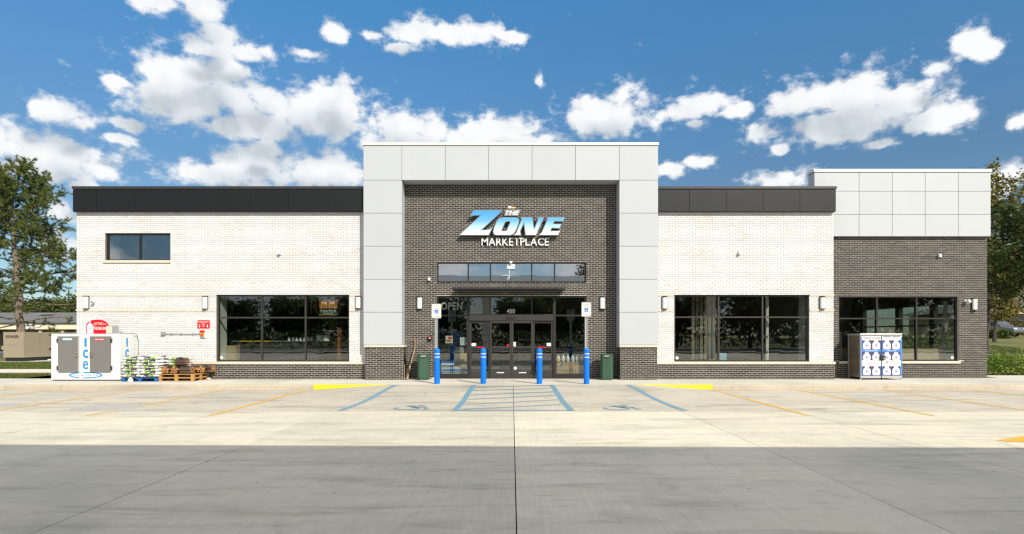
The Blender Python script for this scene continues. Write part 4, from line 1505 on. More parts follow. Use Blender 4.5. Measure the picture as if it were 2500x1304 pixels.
mb = MB(); mb.box(a, b, Y - 0.05, Y - 0.001, c, d, 'jug_plastic'); mb.build('back_box', s, o, bevel=0.008)
mb = MB(); mb.box(a + 0.03, b - 0.03, Y - 0.10, Y - 0.051, c + 0.04, c + 0.17, 'amber'); mb.build('button_plate', s, o, bevel=0.01)
mb = MB(); mb.box(a + 0.02, b - 0.02, Y - 0.105, Y - 0.051, d - 0.09, d - 0.02, 'sign_red'); mb.tube([((a + b) / 2, Y - 0.10, c + 0.10), ((a + b) / 2, Y - 0.13, c + 0.10)], 0.03, 'sign_red', 12); mb.build('button', s, o)
mb = MB(); zc = Z(815.5, Y)
mb.tube([(X(403, Y), Y - 0.035, zc), (X(430, Y), Y - 0.04, zc - 0.004), (X(460, Y), Y - 0.035, zc - 0.01), (a, Y - 0.035, zc - 0.004)], 0.012, 'conduit_grey', 8)
for p in (420, 444, 473): mb.box(X(p, Y) - 0.012, X(p, Y) + 0.012, Y - 0.056, Y - 0.001, zc - 0.03, zc + 0.024, 'conduit_grey')
mb.build('conduit', s, o, smooth=True)
mb = MB(); mb.box(X(395, Y), X(404.5, Y), Y - 0.07, Y - 0.001, Z(818.5, Y), Z(810.5, Y), 'conduit_grey'); mb.build('junction_box', s, o, bevel=0.006)

# ================================================================== ON THE WALKWAY
# --- ice freezer
FY = 19.64
fx0, fx1, fz1 = X(124.5, FY), X(293, FY), Z(815.2, FY)
o = (fx0, FY, BLD)
ice = thing('ice_freezer', 'white two door ice freezer chest against the left brick wall', 'ice freezer', o)
mb = MB(); mb.box(fx0, fx1, FY, 20.365, BLD + 0.035, fz1, 'white_enamel'); mb.build('cabinet', ice, o, bevel=0.018)
mb = MB(); mb.box(fx0 + 0.04, fx1 - 0.04, FY + 0.03, 20.34, BLD, BLD + 0.034, 'text_black'); mb.build('base', ice, o)
def fz(x, y): return X(110 + x / 7.672, FY), Z(770 + y / 7.672, FY)
for (a, b, hinge, lab) in ((258, 636, 'l', 'pale_blue'), (862, 1240, 'r', 'sign_red')):
    xa, zt = fz(a, 402); xb, zb = fz(b, 1052)
    q = MB(); q.box(xa, xb, FY - 0.045, FY - 0.001, zb, zt, 'door_grey')
    d = q.build('door', ice, o, bevel=0.006)
    q = MB()
    q.box(xa - 0.02, xb + 0.02, FY - 0.05, FY - 0.001, zt + 0.002, zt + 0.016, 'steel')
    xe = xb if hinge == 'l' else xa
    q.box(xe - 0.008, xe + 0.008, FY - 0.052, FY - 0.001, zb, zt, 'steel')
    q.box(xa, xb, FY - 0.05, FY - 0.001, zb - 0.014, zb - 0.001, 'steel')
    q.build('door_trim', d, o)
    q = MB()
    xh = xb - 0.05 if hinge == 'l' else xa + 0.03
    za, zz = fz(0, 690)[1], fz(0, 765)[1]
    q.tube([(xh, FY - 0.046, za), (xh - 0.0, FY - 0.11, za - 0.02), (xh, FY - 0.11, zz + 0.02), (xh, FY - 0.046, zz)], 0.013, 'steel', 8)
    q.box(xh - 0.02, xh + 0.07, FY - 0.085, FY - 0.047, zz - 0.02, zz + 0.015, 'brown_steel')
    q.build('handle', d, o, smooth=True)
    for zq in (470, 985):
        q = MB(); hx = xa - 0.02 if hinge == 'l' else xb + 0.02
        hz = fz(0, zq)[1]; q.box(hx - 0.022, hx + 0.022, FY - 0.056, FY - 0.001, hz - 0.065, hz + 0.065, 'charcoal_cap'); q.build('hinge', d, o, bevel=0.005)
    q = MB()
    la, lz = (fz(350, 428), fz(522, 465)) if hinge == 'l' else (fz(953, 430), fz(1128, 470))
    q.prism(rrect(la[0], lz[0], lz[1], la[1], 0.012), (0, FY - 0.0455, 0), (1, 0, 0), (0, 0, 1), (0, -1, 0), 0.004, lab)
    text(q, 'CUBED' if hinge == 'l' else 'BIG BAGS', la[0] + 0.02, lz[0] - 0.02, lz[1] + 0.014, la[1] - 0.014, 'pure_white', 0.006, (0, FY - 0.0455, 0), bold=0.02)
    q.build('label_plate', d, o)
# big vertical letters on front and side
def ice_letters(frame_o, u, n, su, cu_):
    mb = MB()
    for ch, a, b, c, d, bo_ in (('I', 738, 780, 428, 588, 0.02), ('c', 708, 810, 638, 802, 0.02), ('e', 708, 810, 852, 1013, 0.012)):
        text(mb, ch, cu_ + (a - 760) / 7.672 * su, cu_ + (b - 760) / 7.672 * su, Z(770 + d / 7.672, FY) - BLD, Z(770 + c / 7.672, FY) - BLD, 'ice_blue', 0.003, frame_o, u, (0, 0, 1), n, bold=bo_)
    return mb
ice_letters((0, FY - 0.0005, BLD), (1, 0, 0), (0, -1, 0), FY / F, X(110 + 760 / 7.672, FY)).build('lettering', ice, o)
ice_letters((fx1 + 0.0005, FY + 0.36, BLD), (0, 1, 0), (1, 0, 0), FY / F, 0.0).build('lettering', ice, o)
# oval badge
mb = MB()
bc, bz = fz(763, 1121)
ov = lambda rx, rz, n=40: [(bc + rx * math.cos(2 * math.pi * i / n), bz + rz * math.sin(2 * math.pi * i / n)) for i in range(n)]
mb.prism(ov(0.575, 0.112), (0, FY - 0.0005, 0), (1, 0, 0), (0, 0, 1), (0, -1, 0), 0.003, 'ice_blue')
mb.prism(ov(0.50, 0.072), (0, FY - 0.0035, 0), (1, 0, 0), (0, 0, 1), (0, -1, 0), 0.002, 'pure_white')
sx_ = fz(685, 0)[0]
star = [(sx_ + (0.125 if i % 2 == 0 else 0.10) * math.cos(math.pi * i / 12), bz + (0.115 if i % 2 == 0 else 0.09) * math.sin(math.pi * i / 12)) for i in range(24)]
mb.prism(star, (0, FY - 0.0055, 0), (1, 0, 0), (0, 0, 1), (0, -1, 0), 0.002, 'pure_white')
text(mb, 'Home City Ice', fz(540, 0)[0], fz(990, 0)[0], fz(0, 1142)[1], fz(0, 1098)[1], 'ice_blue', 0.003, (0, FY - 0.0075, 0), bold=0.01)
mb.build('badge', ice, o)
# red arch board on top
bx = lambda x: X(110 + x / 7.672, FY + 0.35)
bzz = lambda y: Z(770 + y / 7.672, FY + 0.35)
xa, xb = bx(770), bx(1180)
zt = bzz(78)
hw = (xb - xa) / 2
mid = (xa + xb) / 2
zsh = bzz(190)
pts = [(xa, fz1 - 0.02), (xb, fz1 - 0.02)] + [(mid + hw * math.cos(R(w)), zsh + (zt - zsh) * math.sin(R(w))) for w in range(0, 181, 12)]
mb = MB(); mb.prism(pts, (0, FY + 0.35, 0), (1, 0, 0), (0, 0, 1), (0, 1, 0), 0.02, 'sign_red')
board = mb.build('sign_board', ice, o); board['label'] = 'red arched board advertising the big bag'
mb = MB()
oo = (0, FY + 0.3495, 0)
text(mb, 'GET SMART...', bx(930), bx(1105), bzz(152), bzz(132), 'pure_white', 0.003, oo, bold=0.006)
text(mb, "DON'T RUN OUT!", bx(905), bx(1150), bzz(178), bzz(156), 'pure_white', 0.003, oo, bold=0.006)
text(mb, 'GET', bx(905), bx(945), bzz(214), bzz(200), 'pure_white', 0.003, oo, bold=0.01)
text(mb, 'THE BIG BAG', bx(903), bx(1165), bzz(272), bzz(215), 'pure_white', 0.003, oo, bold=0.012)
bagp = [(788, 340), (905, 340), (898, 200), (880, 165), (852, 145), (848, 132), (858, 118), (842, 112), (822, 118), (832, 132), (828, 147), (805, 165), (788, 200)]
mb.prism([(bx(a), bzz(b)) for a, b in bagp][::-1], oo, (1, 0, 0), (0, 0, 1), (0, -1, 0), 0.002, 'pure_white')
mb.prism([(bx(a), bzz(b)) for a, b in [(800, 275), (890, 275), (890, 190), (800, 190)]], oo, (1, 0, 0), (0, 0, 1), (0, -1, 0), 0.003, 'pale_blue')
text(mb, 'COLD', bx(802), bx(888), bzz(228), bzz(196), 'pure_white', 0.0045, oo, bold=0.02)
mb.build('lettering', board, o)
# louvred condenser and cable on top
mb = MB()
xa, xb = X(265, 20.1), X(280, 20.1)
mb.box(xa, xb, 19.98, 20.3, fz1 + 0.001, Z(796, 20.1), 'grey_plastic')
for k in range(5): mb.box(xa + 0.012 + k * 0.042, xa + 0.034 + k * 0.042, 19.965, 19.981, fz1 + 0.02, Z(797, 20.1), 'cream_fascia')
mb.build('condenser', ice, o)
mb = MB()
mb.box(X(284, 19.9), X(295, 19.9), 19.85, 19.98, fz1 + 0.001, fz1 + 0.055, 'grey_plastic')
mb.tube([(X(294, 19.9), 19.9, fz1 + 0.04), (fx1 - 0.05, 19.95, fz1 + 0.015), (fx1 + 0.02, 20.25, fz1 + 0.02), (fx1 + 0.10, 20.36, fz1 - 0.02), (fx1 + 0.15, 20.37, fz1 - 0.2), (fx1 + 0.15, 20.37, BLD + 0.2)], 0.008, 'wire_black', 6)
mb.build('cable', ice, o)


# --- pallets
def make_pallet(name, label, loc, mat, rotz=0.0, group='pallets'):
    p = thing(name, label, 'pallet', loc, rotz, group)
    w, d = 1.20, 1.00
    for i in range(7):
        q = MB(); q.box(-w / 2, w / 2, 0.005 + i * 0.15, 0.005 + i * 0.15 + 0.09, 0.105, 0.122, mat); q.build('deck_board', p)
    for xx in (-w / 2, -0.05, w / 2 - 0.10):
        for yy in (0.0, d / 2 - 0.05, d - 0.1):
            q = MB(); q.box(xx + 0.002, xx + 0.098, yy + 0.002, yy + 0.098, 0.0155, 0.085, mat); q.build('block', p)
        q = MB(); q.box(xx, xx + 0.10, 0, d, 0.0855, 0.1045, mat); q.build('stringer', p)
    for yy in (0.0, d / 2 - 0.05, d - 0.1):
        q = MB(); q.box(-w / 2, w / 2, yy, yy + 0.1, 0, 0.015, mat); q.build('bottom_board', p)
    return p


bpx = (X(296, 19.29) + X(383, 19.29)) / 2
make_pallet('pallet', 'blue painted pallet carrying the salt bags', (bpx, 19.31, BLD + 0.001), 'pallet_blue')
wpx = (X(384.5, 19.37) + X(472, 19.37)) / 2 + 0.005
wp1 = make_pallet('pallet', 'lower of two raw wood pallets stacked under the firewood', (wpx, 19.39, BLD + 0.001), 'pallet_wood')
wp2 = copy_tree(wp1)
wp2.location = (wpx + 0.0, 19.39, BLD + 0.125)
wp2['label'] = 'upper of two raw wood pallets stacked under the firewood'


# --- salt bags
def pillow_mesh(w, d, h, seed):
    g = np.random.default_rng(seed)
    nx, ny = 14, 10
    vs, fs = [], []
    ph = g.uniform(0, 6, 6)
    for side in (1, -1):
        for j in range(ny + 1):
            for i in range(nx + 1):
                a, b = 2 * i / nx - 1, 2 * j / ny - 1
                e = (1 - abs(a) ** 5) * (1 - abs(b) ** 4)
                e = max(e, 0) ** 0.45
                wob = 0.10 * math.sin(3.1 * a + ph[0] + 2 * b) + 0.08 * math.sin(5.3 * b + ph[1]) + 0.07 * math.sin(7 * a + ph[2])
                x = a * w / 2 * (1 + 0.02 * math.sin(4 * b + ph[3])); y = b * d / 2 * (1 + 0.03 * math.sin(3 * a + ph[4]))
                z = h / 2 + side * h / 2 * e * (1 + wob * (1 if side > 0 else 0.25))
                z += 0.012 * math.sin(2.5 * a + ph[5]) * (1 - e)
                vs.append((x, y, z))
    k = (nx + 1) * (ny + 1)
    for s in (0, 1):
        for j in range(ny):
            for i in range(nx):
                q = [s * k + j * (nx + 1) + i, s * k + j * (nx + 1) + i + 1, s * k + (j + 1) * (nx + 1) + i + 1, s * k + (j + 1) * (nx + 1) + i]
                fs.append(tuple(q if s == 0 else q[::-1]))
    me = bpy.data.meshes.new('salt_bag')
    me.from_pydata(vs, [], fs)
    me.materials.append(MATS['salt_bag'])
    me.polygons.foreach_set('use_smooth', [True] * len(me.polygons))
    me.update()
    return me


bagm = [pillow_mesh(0.66, 0.46, 0.125, s) for s in range(5)]
ORD = ['bottom', 'second', 'third', 'fourth', 'fifth', 'sixth', 'top']


def bag(x, y, z, rz, label, k):
    ob = bpy.data.objects.new('salt_bag', bagm[k % 5])
    COL.objects.link(ob)
    ob.location = (x, y, z)
    ob.rotation_euler = (random.uniform(-0.02, 0.02), random.uniform(-0.03, 0.03), rz)
    tag(ob, label, 'bag', 'salt bags on the blue pallet')


bz = BLD + 0.125
for L in range(7):
    for c in (0, 1):
        bag(bpx - 0.31 + 0.62 * c + random.uniform(-0.02, 0.02), 19.53 + random.uniform(-0.015, 0.015), bz + L * 0.098, random.uniform(-0.05, 0.05) + (math.pi if (L + c) % 2 else 0),
            'white and lime salt bag, %s of the %s front column' % (ORD[L], 'left' if c == 0 else 'right'), L * 2 + c)
for L in range(4, 7):
    for c in (0, 1):
        bag(bpx - 0.28 + 0.62 * c, 19.99, bz + L * 0.098 + (0.012 if L == 6 else 0), random.uniform(-0.06, 0.06), 'white and lime salt bag in the rear row of the stack, ' + ORD[L] + ' layer, ' + ('left' if c == 0 else 'right'), L + c)
for L in range(7):
    bag(bpx + 0.93, 20.08, bz + L * 0.096 - 0.02 - (0.1 if L == 0 else 0) * 0, -0.03 + random.uniform(-0.03, 0.03), 'white and lime salt bag beside the firewood, %s of its column' % ORD[L], L + 3)
mb = MB(); mb.box(-0.3, 0.3, -0.2, 0.24, 0, 0.125, 'pallet_blue')
tag(mb.build('packing_crate', o=(0, 0, 0)), 'blue crate under the bags behind the firewood pallets', 'crate').location = (bpx + 0.93, 20.08, BLD + 0.001)
mb = MB()
mb.lathe([(0.02, 0), (0.09, 0.01), (0.085, 0.07), (0.05, 0.10), (0.07, 0.13), (0.03, 0.15)], (0, 0, 0), 'jug_plastic', 9, 1.0, 0.6)
ob = tag(mb.build('plastic_wrap', smooth=True), 'crumpled clear plastic hanging on the blue pallet front', 'wrap'); ob.location = (X(319, 19.25), 19.24, BLD + 0.001)


# --- firewood bundles
def firewood(x, y, z, rz, tilt, label):
    t_ = thing('firewood_bundle', label, 'firewood', (x, y, z), rz, 'wrapped firewood bundles')
    t_.rotation_euler = (0, tilt, rz)
    g = random
    spots = [(-0.085, 0.065), (0.0, 0.06), (0.085, 0.065), (-0.05, 0.145), (0.045, 0.14), (0.0, 0.215), (-0.10, 0.16), (0.10, 0.155)]
    for (a, b) in spots:
        n = g.choice((3, 4, 5))
        r = g.uniform(0.045, 0.06)
        ph = g.uniform(0, 6)
        pts = [(a + r * math.cos(ph + 2 * math.pi * k / n) * g.uniform(.8, 1.15), b + r * math.sin(ph + 2 * math.pi * k / n) * g.uniform(.8, 1.15)) for k in range(n)]
        q = MB()
        y0_, L = g.uniform(-0.02, 0.02), 0.40
        A = [(p[0], y0_, p[1]) for p in pts]; B = [(p[0], y0_ + L, p[1]) for p in pts]
        q.add(A + B, [(k, (k + 1) % n, n + (k + 1) % n, n + k) for k in range(n)], 'bark_wood')
        q.add(A, [tuple(range(n))[::-1]], 'cut_wood'); q.add(B, [tuple(range(n))], 'cut_wood')
        q.build('log', t_)
    q = MB()
    ring = [(0.155 * math.cos(R(w)), 0.135 + 0.135 * math.sin(R(w))) for w in range(0, 360, 20)]
    q.prism(ring, (0, 0.06, 0), (1, 0, 0), (0, 0, 1), (0, 1, 0), 0.30, 'wrap_film', cap=False)
    q.build('wrap', t_)
    q = MB(); q.box(-0.07, 0.07, 0.16, 0.30, 0.2715, 0.2745, 'text_grey'); q.box(-0.05, 0.05, 0.18, 0.21, 0.2746, 0.276, 'amber'); q.build('label_card', t_)
    return t_


glass_mat('wrap_film', (0.75, 0.74, 0.72), 1.45)
fzz = BLD + 0.25
WD_ = [(-11.85, 19.50, 0.05, 'firewood bundle at the left end of the row on the wood pallets'), (-11.52, 19.48, -0.08, 'second firewood bundle from the salt bags'),
       (-11.19, 19.47, 1.45, 'firewood bundle lying sideways in the middle of the row'), (-10.80, 19.62, 0.15, 'fourth firewood bundle from the salt bags'), (-10.74, 20.02, 1.25, 'rearmost firewood bundle at the right end of the pallets')]
firewood(-11.86, 19.50, fzz, 0.05, 0, WD_[0][3])
firewood(-11.52, 19.47, fzz, -0.08, 0, WD_[1][3])
firewood(-10.97, 19.62, fzz, math.pi / 2, 0, WD_[2][3])
firewood(-10.82, 19.86, fzz, 0.9, 0, WD_[3][3])
firewood(-10.55, 20.14, fzz, math.pi / 2 - 0.1, 0, WD_[4][3])
firewood(-11.15, 19.66, fzz + 0.275, math.pi / 2 + 0.1, 0, 'single firewood bundle on top of the row')
mb = MB(); mb.lathe([(0.015, 0), (0.05, 0.01), (0.06, 0.04), (0.02, 0.07)], (0, 0, 0), 'pure_white', 7, 1.2, 0.8)
ob = tag(mb.build('paper_scrap'), 'crumpled white paper by the corner of the wood pallets', 'litter'); ob.location = (X(512, 20.2), 20.15, BLD + 0.002)


# --- bollards and parking signs
def bollard(px, Yb, label):
    o = (X(px, Yb), Yb, BLD - 0.001)
    b = thing('bollard', label, 'bollard', o, group='blue bollards in front of the doors')
    r, h = 0.091, 1.14
    mb = MB()
    mb.lathe([(r, 0), (r, h - 0.05), (r * 0.96, h - 0.025), (r * 0.82, h - 0.008), (r * 0.5, h + 0.004), (0.01, h + 0.008)], o, 'bollard_blue', 28)
    mb.build('cover', b, o, smooth=True)
    for z in (0.97, 0.865):
        q = MB(); q.lathe([(r + 0.0005, z - 0.012), (r + 0.0025, z - 0.01), (r + 0.0025, z + 0.01), (r + 0.0005, z + 0.012)], o, 'pure_white', 28)
        q.build('reflective_band', b, o, smooth=True)
    return b


bollard(1067, 18.45, 'blue bollard under the left parking sign')
bollard(1180, 18.47, 'blue bollard in front of the left door leaf')
bollard(1317, 18.42, 'blue bollard in front of the right door leaf')
bollard(1432, 18.36, 'blue bollard under the right parking sign')


def psign(px0, px1, py0, py1, Yb, pxp, label):
    Ys = Yb - 0.03
    a, b, c, d = rect(px0, px1, py0, py1, Ys)
    xp = X(pxp, Yb)
    o = (xp, Yb, BLD + 1.14)
    s = thing('parking_sign', label, 'sign', o, group='reserved parking signs')
    mb = MB()
    w = 0.042
    mb.prism([(-w, 0.0), (-w + 0.012, 0.0), (-0.016, 0.03), (0.016, 0.03), (w - 0.012, 0.0), (w, 0.0), (w, 0.006), (0.02, 0.036), (-0.02, 0.036), (-w, 0.006)], (xp, Yb - 0.018, BLD + 1.10), (1, 0, 0), (0, 1, 0), (0, 0, 1), d - 0.03 - BLD - 1.10, 'galvanised')
    mb.build('post', s, o)
    mb = MB(); mb.prism(rrect(a, b, c, d, 0.03), (0, Ys + 0.003, 0), (1, 0, 0), (0, 0, 1), (0, -1, 0), 0.005, 'pure_white')
    plate = mb.build('plate', s, o)
    w_, h_ = b - a, d - c
    oo = (0, Ys - 0.0022, 0)
    mb = MB()
    text(mb, 'RESERVED', a + w_ * .12, b - w_ * .12, c + h_ * .79, c + h_ * .885, 'text_grey', 0.002, oo)
    text(mb, 'PARKING', a + w_ * .17, b - w_ * .17, c + h_ * .645, c + h_ * .74, 'text_grey', 0.002, oo)
    text(mb, 'VAN', a + w_ * .38, b - w_ * .38, c + h_ * .20, c + h_ * .265, 'text_grey', 0.002, oo)
    text(mb, 'ACCESSIBLE', a + w_ * .12, b - w_ * .12, c + h_ * .08, c + h_ * .16, 'text_grey', 0.002, oo)
    for q in ((a + .012, b - .012, d - .018, d - .012), (a + .012, b - .012, c + .012, c + .018)):
        mb.box(q[0], q[1], Ys - 0.004, Ys - 0.0023, q[2], q[3], 'bin_green')
    for q in ((a + .012, a + .018), (b - .018, b - .012)):
        mb.box(q[0], q[1], Ys - 0.004, Ys - 0.0023, c + .02, d - .02, 'bin_green')
    mb.build('lettering', plate, o)
    mb = MB()
    ix, iz, hs = (a + b) / 2, c + h_ * 0.46, w_ * 0.20
    mb.box(ix - hs, ix + hs, Ys - 0.0045, Ys - 0.0023, iz - hs * 1.05, iz + hs * 1.05, 'isa_blue')
    n = 14
    for i in range(n):
        w0, w1 = R(140 + 230 * i / n), R(140 + 230 * (i + 1) / n)
        mb.add([(ix + hs * (-0.1 + r * math.cos(q)), Ys - 0.0055, iz + hs * (-0.25 + r * math.sin(q))) for r, q in ((0.55, w0), (0.55, w1), (0.36, w1), (0.36, w0))], [(0, 1, 2, 3)], 'pure_white')
    for poly in ([(-.25, .35), (0, .5), (.2, .0), (0, -.1)], [(0, .05), (.5, .05), (.62, -.5), (.42, -.55), (.32, -.12), (0, -.1)], [(.02, .9), (.22, .9), (.22, .68), (.02, .68)]):
        mb.add([(ix + hs * p, Ys - 0.0055, iz + hs * q) for p, q in poly], [tuple(range(len(poly)))], 'pure_white')
    mb.build('wheelchair_symbol', plate, o)


psign(1054, 1077, 742, 777, 18.45, 1065.5, 'white reserved parking sign on the left bollard, open sign behind it')
psign(1420, 1443, 738, 773, 18.36, 1431, 'white reserved parking sign on the right bollard beside the jug display')


# --- litter bins
def bin_(px0, px1, py0, rot, label):
    Yb = 19.93
    w = X(px1, Yb) - X(px0, Yb)
    o = (X((px0 + px1) / 2, Yb + 0.2), Yb + 0.24, BLD)
    b = thing('litter_bin', label, 'litter bin', o, rot, 'green litter bins')
    h = Z(py0, Yb) - BLD
    hw = w * 0.46
    ch = 0.07
    def oct_(s): return [(-hw * s + ch, -hw * s), (hw * s - ch, -hw * s), (hw * s, -hw * s + ch), (hw * s, hw * s - ch), (hw * s - ch, hw * s), (-hw * s + ch, hw * s), (-hw * s, hw * s - ch), (-hw * s, -hw * s + ch)]
    mb = MB(); mb.prism(oct_(0.93), (0, 0, 0), (1, 0, 0), (0, 1, 0), (0, 0, 1), 0.06, 'bin_green'); mb.build('foot', b)
    mb = MB(); mb.prism(oct_(0.985), (0, 0, 0.0605), (1, 0, 0), (0, 1, 0), (0, 0, 1), h - 0.18, 'bin_green'); mb.build('body', b, bevel=0.008)
    mb = MB(); mb.box(-hw * 0.66, hw * 0.66, -hw * 1.0, -hw * 0.95, 0.11, h - 0.21, 'bin_green'); mb.build('door_panel', b, bevel=0.012)
    mb = MB()
    mb.prism(oct_(1.01), (0, 0, h - 0.119), (1, 0, 0), (0, 1, 0), (0, 0, 1), 0.08, 'bin_green')
    mb.prism(oct_(0.95), (0, 0, h - 0.0385), (1, 0, 0), (0, 1, 0), (0, 0, 1), 0.03, 'bin_green')
    lid = mb.build('lid', b, bevel=0.01)
    mb = MB(); mb.box(-hw * 0.42, hw * 0.42, -hw * 1.03, -hw * 0.9, h - 0.150, h - 0.130, 'bin_dark'); mb.build('handle_slot', b)
    mb = MB(); mb.box(-0.08, 0.08, -hw * 1.0101 - 0.002, -hw * 1.0101, h - 0.088, h - 0.070, 'pure_white'); mb.build('label_strip', lid)


bin_(1017, 1049, 864, R(10), 'green litter bin beside the leaning branch')
bin_(1465, 1498, 864, R(-8), 'green litter bin against the right portal pier')
# --- dry branch leaning on the wall, and a thin stick
o = (-3.75, 20.25, BLD)
br = thing('dry_branch', 'crooked dry branch leaning in the corner of the portal', 'branch', o)
def bp_(a, b, Y): return (X(a, Y), Y, Z(b, Y))
mb = MB(); mb.tube([bp_(994, 926.5, 20.1), bp_(997, 915, 20.2), bp_(999, 903, 20.28), bp_(1002, 890, 20.36), bp_(1008, 868, 20.48), bp_(1012.5, 850, 20.56), bp_(1013, 836, 20.62), bp_(1013, 821, 20.64)], [.030, .028, .032, .024, .022, .018, .016, .010], 'dry_branch', 7); mb.build('stem', br, o, smooth=True)
mb = MB(); mb.tube([bp_(1001, 893, 20.33), bp_(996, 898, 20.3), bp_(993, 906, 20.25)], [.016, .013, .006], 'dry_branch', 6)
mb.tube([bp_(1012.5, 834, 20.6), bp_(1010, 828, 20.6)], [.012, .005], 'dry_branch', 6); mb.build('twig', br, o, smooth=True)
mb = MB(); mb.tube([bp_(988, 927, 20.1), bp_(987.6, 900, 20.28), bp_(987.3, 850, 20.5)], [.013, .012, .008], 'dry_branch', 6)
tag(mb.build('thin_stick', o=(X(988, 20.1), 20.1, BLD), smooth=True), 'thin straight stick propped against the left portal pier', 'stick')

# --- propane exchange cage
CY = 20.18
cx0, cx1, cz1 = X(2100, CY), X(2201.5, CY), Z(814.7, CY)
o = (cx0, CY, BLD)
cage = thing('propane_cage', 'steel propane exchange cage with printed white tanks on its doors', 'gas cage', o)
def cg(x, y): return X(2050 + x / 8.694, CY - 0.02), Z(790 + y / 8.694, CY - 0.02)
mb = MB()
mb.box(cx0 - 0.02, cx1 + 0.0, CY - 0.03, 20.93, cz1 - 0.065, cz1, 'galvanised'); mb.build('roof', cage, o, bevel=0.006)
mb = MB()
mb.box(cx0, cx1, CY + 0.01, 20.92, BLD + 0.09, BLD + 0.12, 'galvanised')
for xx in (cx0, cx1 - 0.04):
    for yy in (CY, 20.88): mb.box(xx, xx + 0.04, yy, yy + 0.04, BLD, cz1 - 0.066, 'galvanised')
mb.box(cx0 + 0.03, cx1 - 0.03, 20.90, 20.915, BLD + 0.12, cz1 - 0.07, 'brown_steel')
mb.box(cx1 - 0.03, cx1 - 0.015, CY + 0.04, 20.88, BLD + 0.12, cz1 - 0.07, 'brown_steel')
mb.build('frame', cage, o)
# perforated left side
mb = MB()
ya, yb = CY + 0.041, 20.879
za, zb = BLD + 0.09, cz1 - 0.067
NC, hole = 11, 0.030
pitch = (yb - ya) / NC
zr = []
for base in (0.14, 0.62, 1.10): zr += [za + base + 0.052 * k for k in range(8)]
edges = sorted(zr)
prev = za
for i, q in enumerate(edges):
    mb.box(cx0 + 0.012, cx0 + 0.016, ya, yb, prev, q, 'brown_steel')
    st_ = (i % 2) * pitch * 0.5
    cuts = [ya + st_ + pitch * (k + 0.25) for k in range(NC)]
    p = ya
    for c in cuts:
        if c + hole > yb - 0.03 or c < ya + 0.03: continue
        mb.box(cx0 + 0.012, cx0 + 0.016, p, c, q, q + 0.026, 'brown_steel'); p = c + hole
    mb.box(cx0 + 0.012, cx0 + 0.016, p, yb, q, q + 0.026, 'brown_steel')
    prev = q + 0.026
mb.box(cx0 + 0.012, cx0 + 0.016, ya, yb, prev, zb, 'brown_steel')
mb.build('side_panel', cage, o)['label'] = 'brown perforated steel side'
for (a, b, kind_) in ((440, 872, 0), (890, 1318, 1)):
    q = MB()
    (xa, zt), (xb, zb_) = cg(a, 268), cg(b, 1160)
    q.box(xa, xb, CY - 0.035, CY - 0.004, zb_, zt, 'galvanised')
    d = q.build('door', cage, o, bevel=0.004)
    q = MB()
    yf = CY - 0.0352
    def pl(u0, u1, v0, v1, mat, dd): 
        (s, e), (w, h) = cg(u0, v1), cg(u1, v0)
        q.box(s, w, yf - dd, yf, e, h, mat)
    L_, R_ = (462, 872) if kind_ == 0 else (892, 1290)
    pl(L_ - (12 if kind_ == 0 else 0), R_ + (24 if kind_ else 0), 275, 1110, 'print_blue', 0.001)
    pl(L_ + 10, R_ - 8, 355, 1105, 'navy', 0.002)
    pl(L_ + 4, R_, 278, 355, 'pure_white', 0.003)
    pl(L_ + 4, R_, 552, 600, 'print_blue', 0.003)
    pl(L_ + 4, R_, 780, 905, 'pure_white', 0.0045)
    cs = (570, 768) if kind_ == 0 else (996, 1190)
    for cc in cs:
        for (ty, by) in ((355, 548), (610, 776), (905, 1092)):
            sh = [(-82, by), (-82, ty + 85), (-68, ty + 52), (-42, ty + 30), (-42, ty), (42, ty), (42, ty + 30), (68, ty + 52), (82, ty + 85), (82, by - 25), (66, by), (-66, by), (-82, by - 25)][1:]
            q.prism([cg(cc + u, v) for u, v in sh][::-1], (0, yf - 0.002, 0), (1, 0, 0), (0, 0, 1), (0, -1, 0), 0.0018, 'tank_white')
            m_ = ty + 105
            q.prism([cg(cc + u, m_ + v) for u, v in ((0, -28), (18, 6), (10, 24), (-10, 24), (-18, 6))][::-1], (0, yf - 0.0038, 0), (1, 0, 0), (0, 0, 1), (0, -1, 0), 0.0008, 'isa_blue')
    q.build('print', d, o)
    q = MB()
    oo = (0, yf - 0.0046, 0)
    def tt(s_, u0, u1, v0, v1, mat, bold=0.0):
        (e0, f0), (e1, f1) = cg(u0, v1), cg(u1, v0)
        text(q, s_, e0, e1, f0, f1, mat, 0.0012, oo, bold=bold)
    if kind_ == 0:
        tt('PROPANE EXCHANGE', 500, 858, 288, 330, 'text_grey', 0.01)
        tt('BUY AN EXTRA TANK.', 540, 795, 565, 592, 'pure_white', 0.012)
        tt('NO SMOKING', 565, 770, 815, 838, 'text_red'); tt('FLAMMABLE LP GAS', 540, 805, 850, 880, 'text_red')
    else:
        tt("DON'T RUN OUT!", 995, 1190, 562, 590, 'pure_white', 0.012)
        tt('EMERGENCIES', 1085, 1225, 795, 812, 'text_red'); tt('CALL', 1130, 1180, 826, 846, 'text_red'); tt('1-800', 1110, 1205, 860, 882, 'text_red')
        for (u, v, mt) in ((978, 836, 'print_blue'), (997, 812, 'sign_red'), (1017, 834, 'amber')):
            hz_ = MB(); hz_.prism([cg(u + p, v + r) for p, r in ((0, -20), (17, 0), (0, 20), (-17, 0))][::-1], oo, (1, 0, 0), (0, 0, 1), (0, -1, 0), 0.0012, mt); hz_.build('hazard_diamond', d, o)
        for u in (915, 1105):
            hz_ = MB(); hz_.prism([cg(u, 292), cg(u + 165, 292), cg(u + 165, 272), cg(u, 272)], oo, (1, 0, 0), (0, 0, 1), (0, -1, 0), 0.0012, 'navy'); hz_.build('heading_strip', d, o)
    q.build('lettering', d, o)
q = MB()
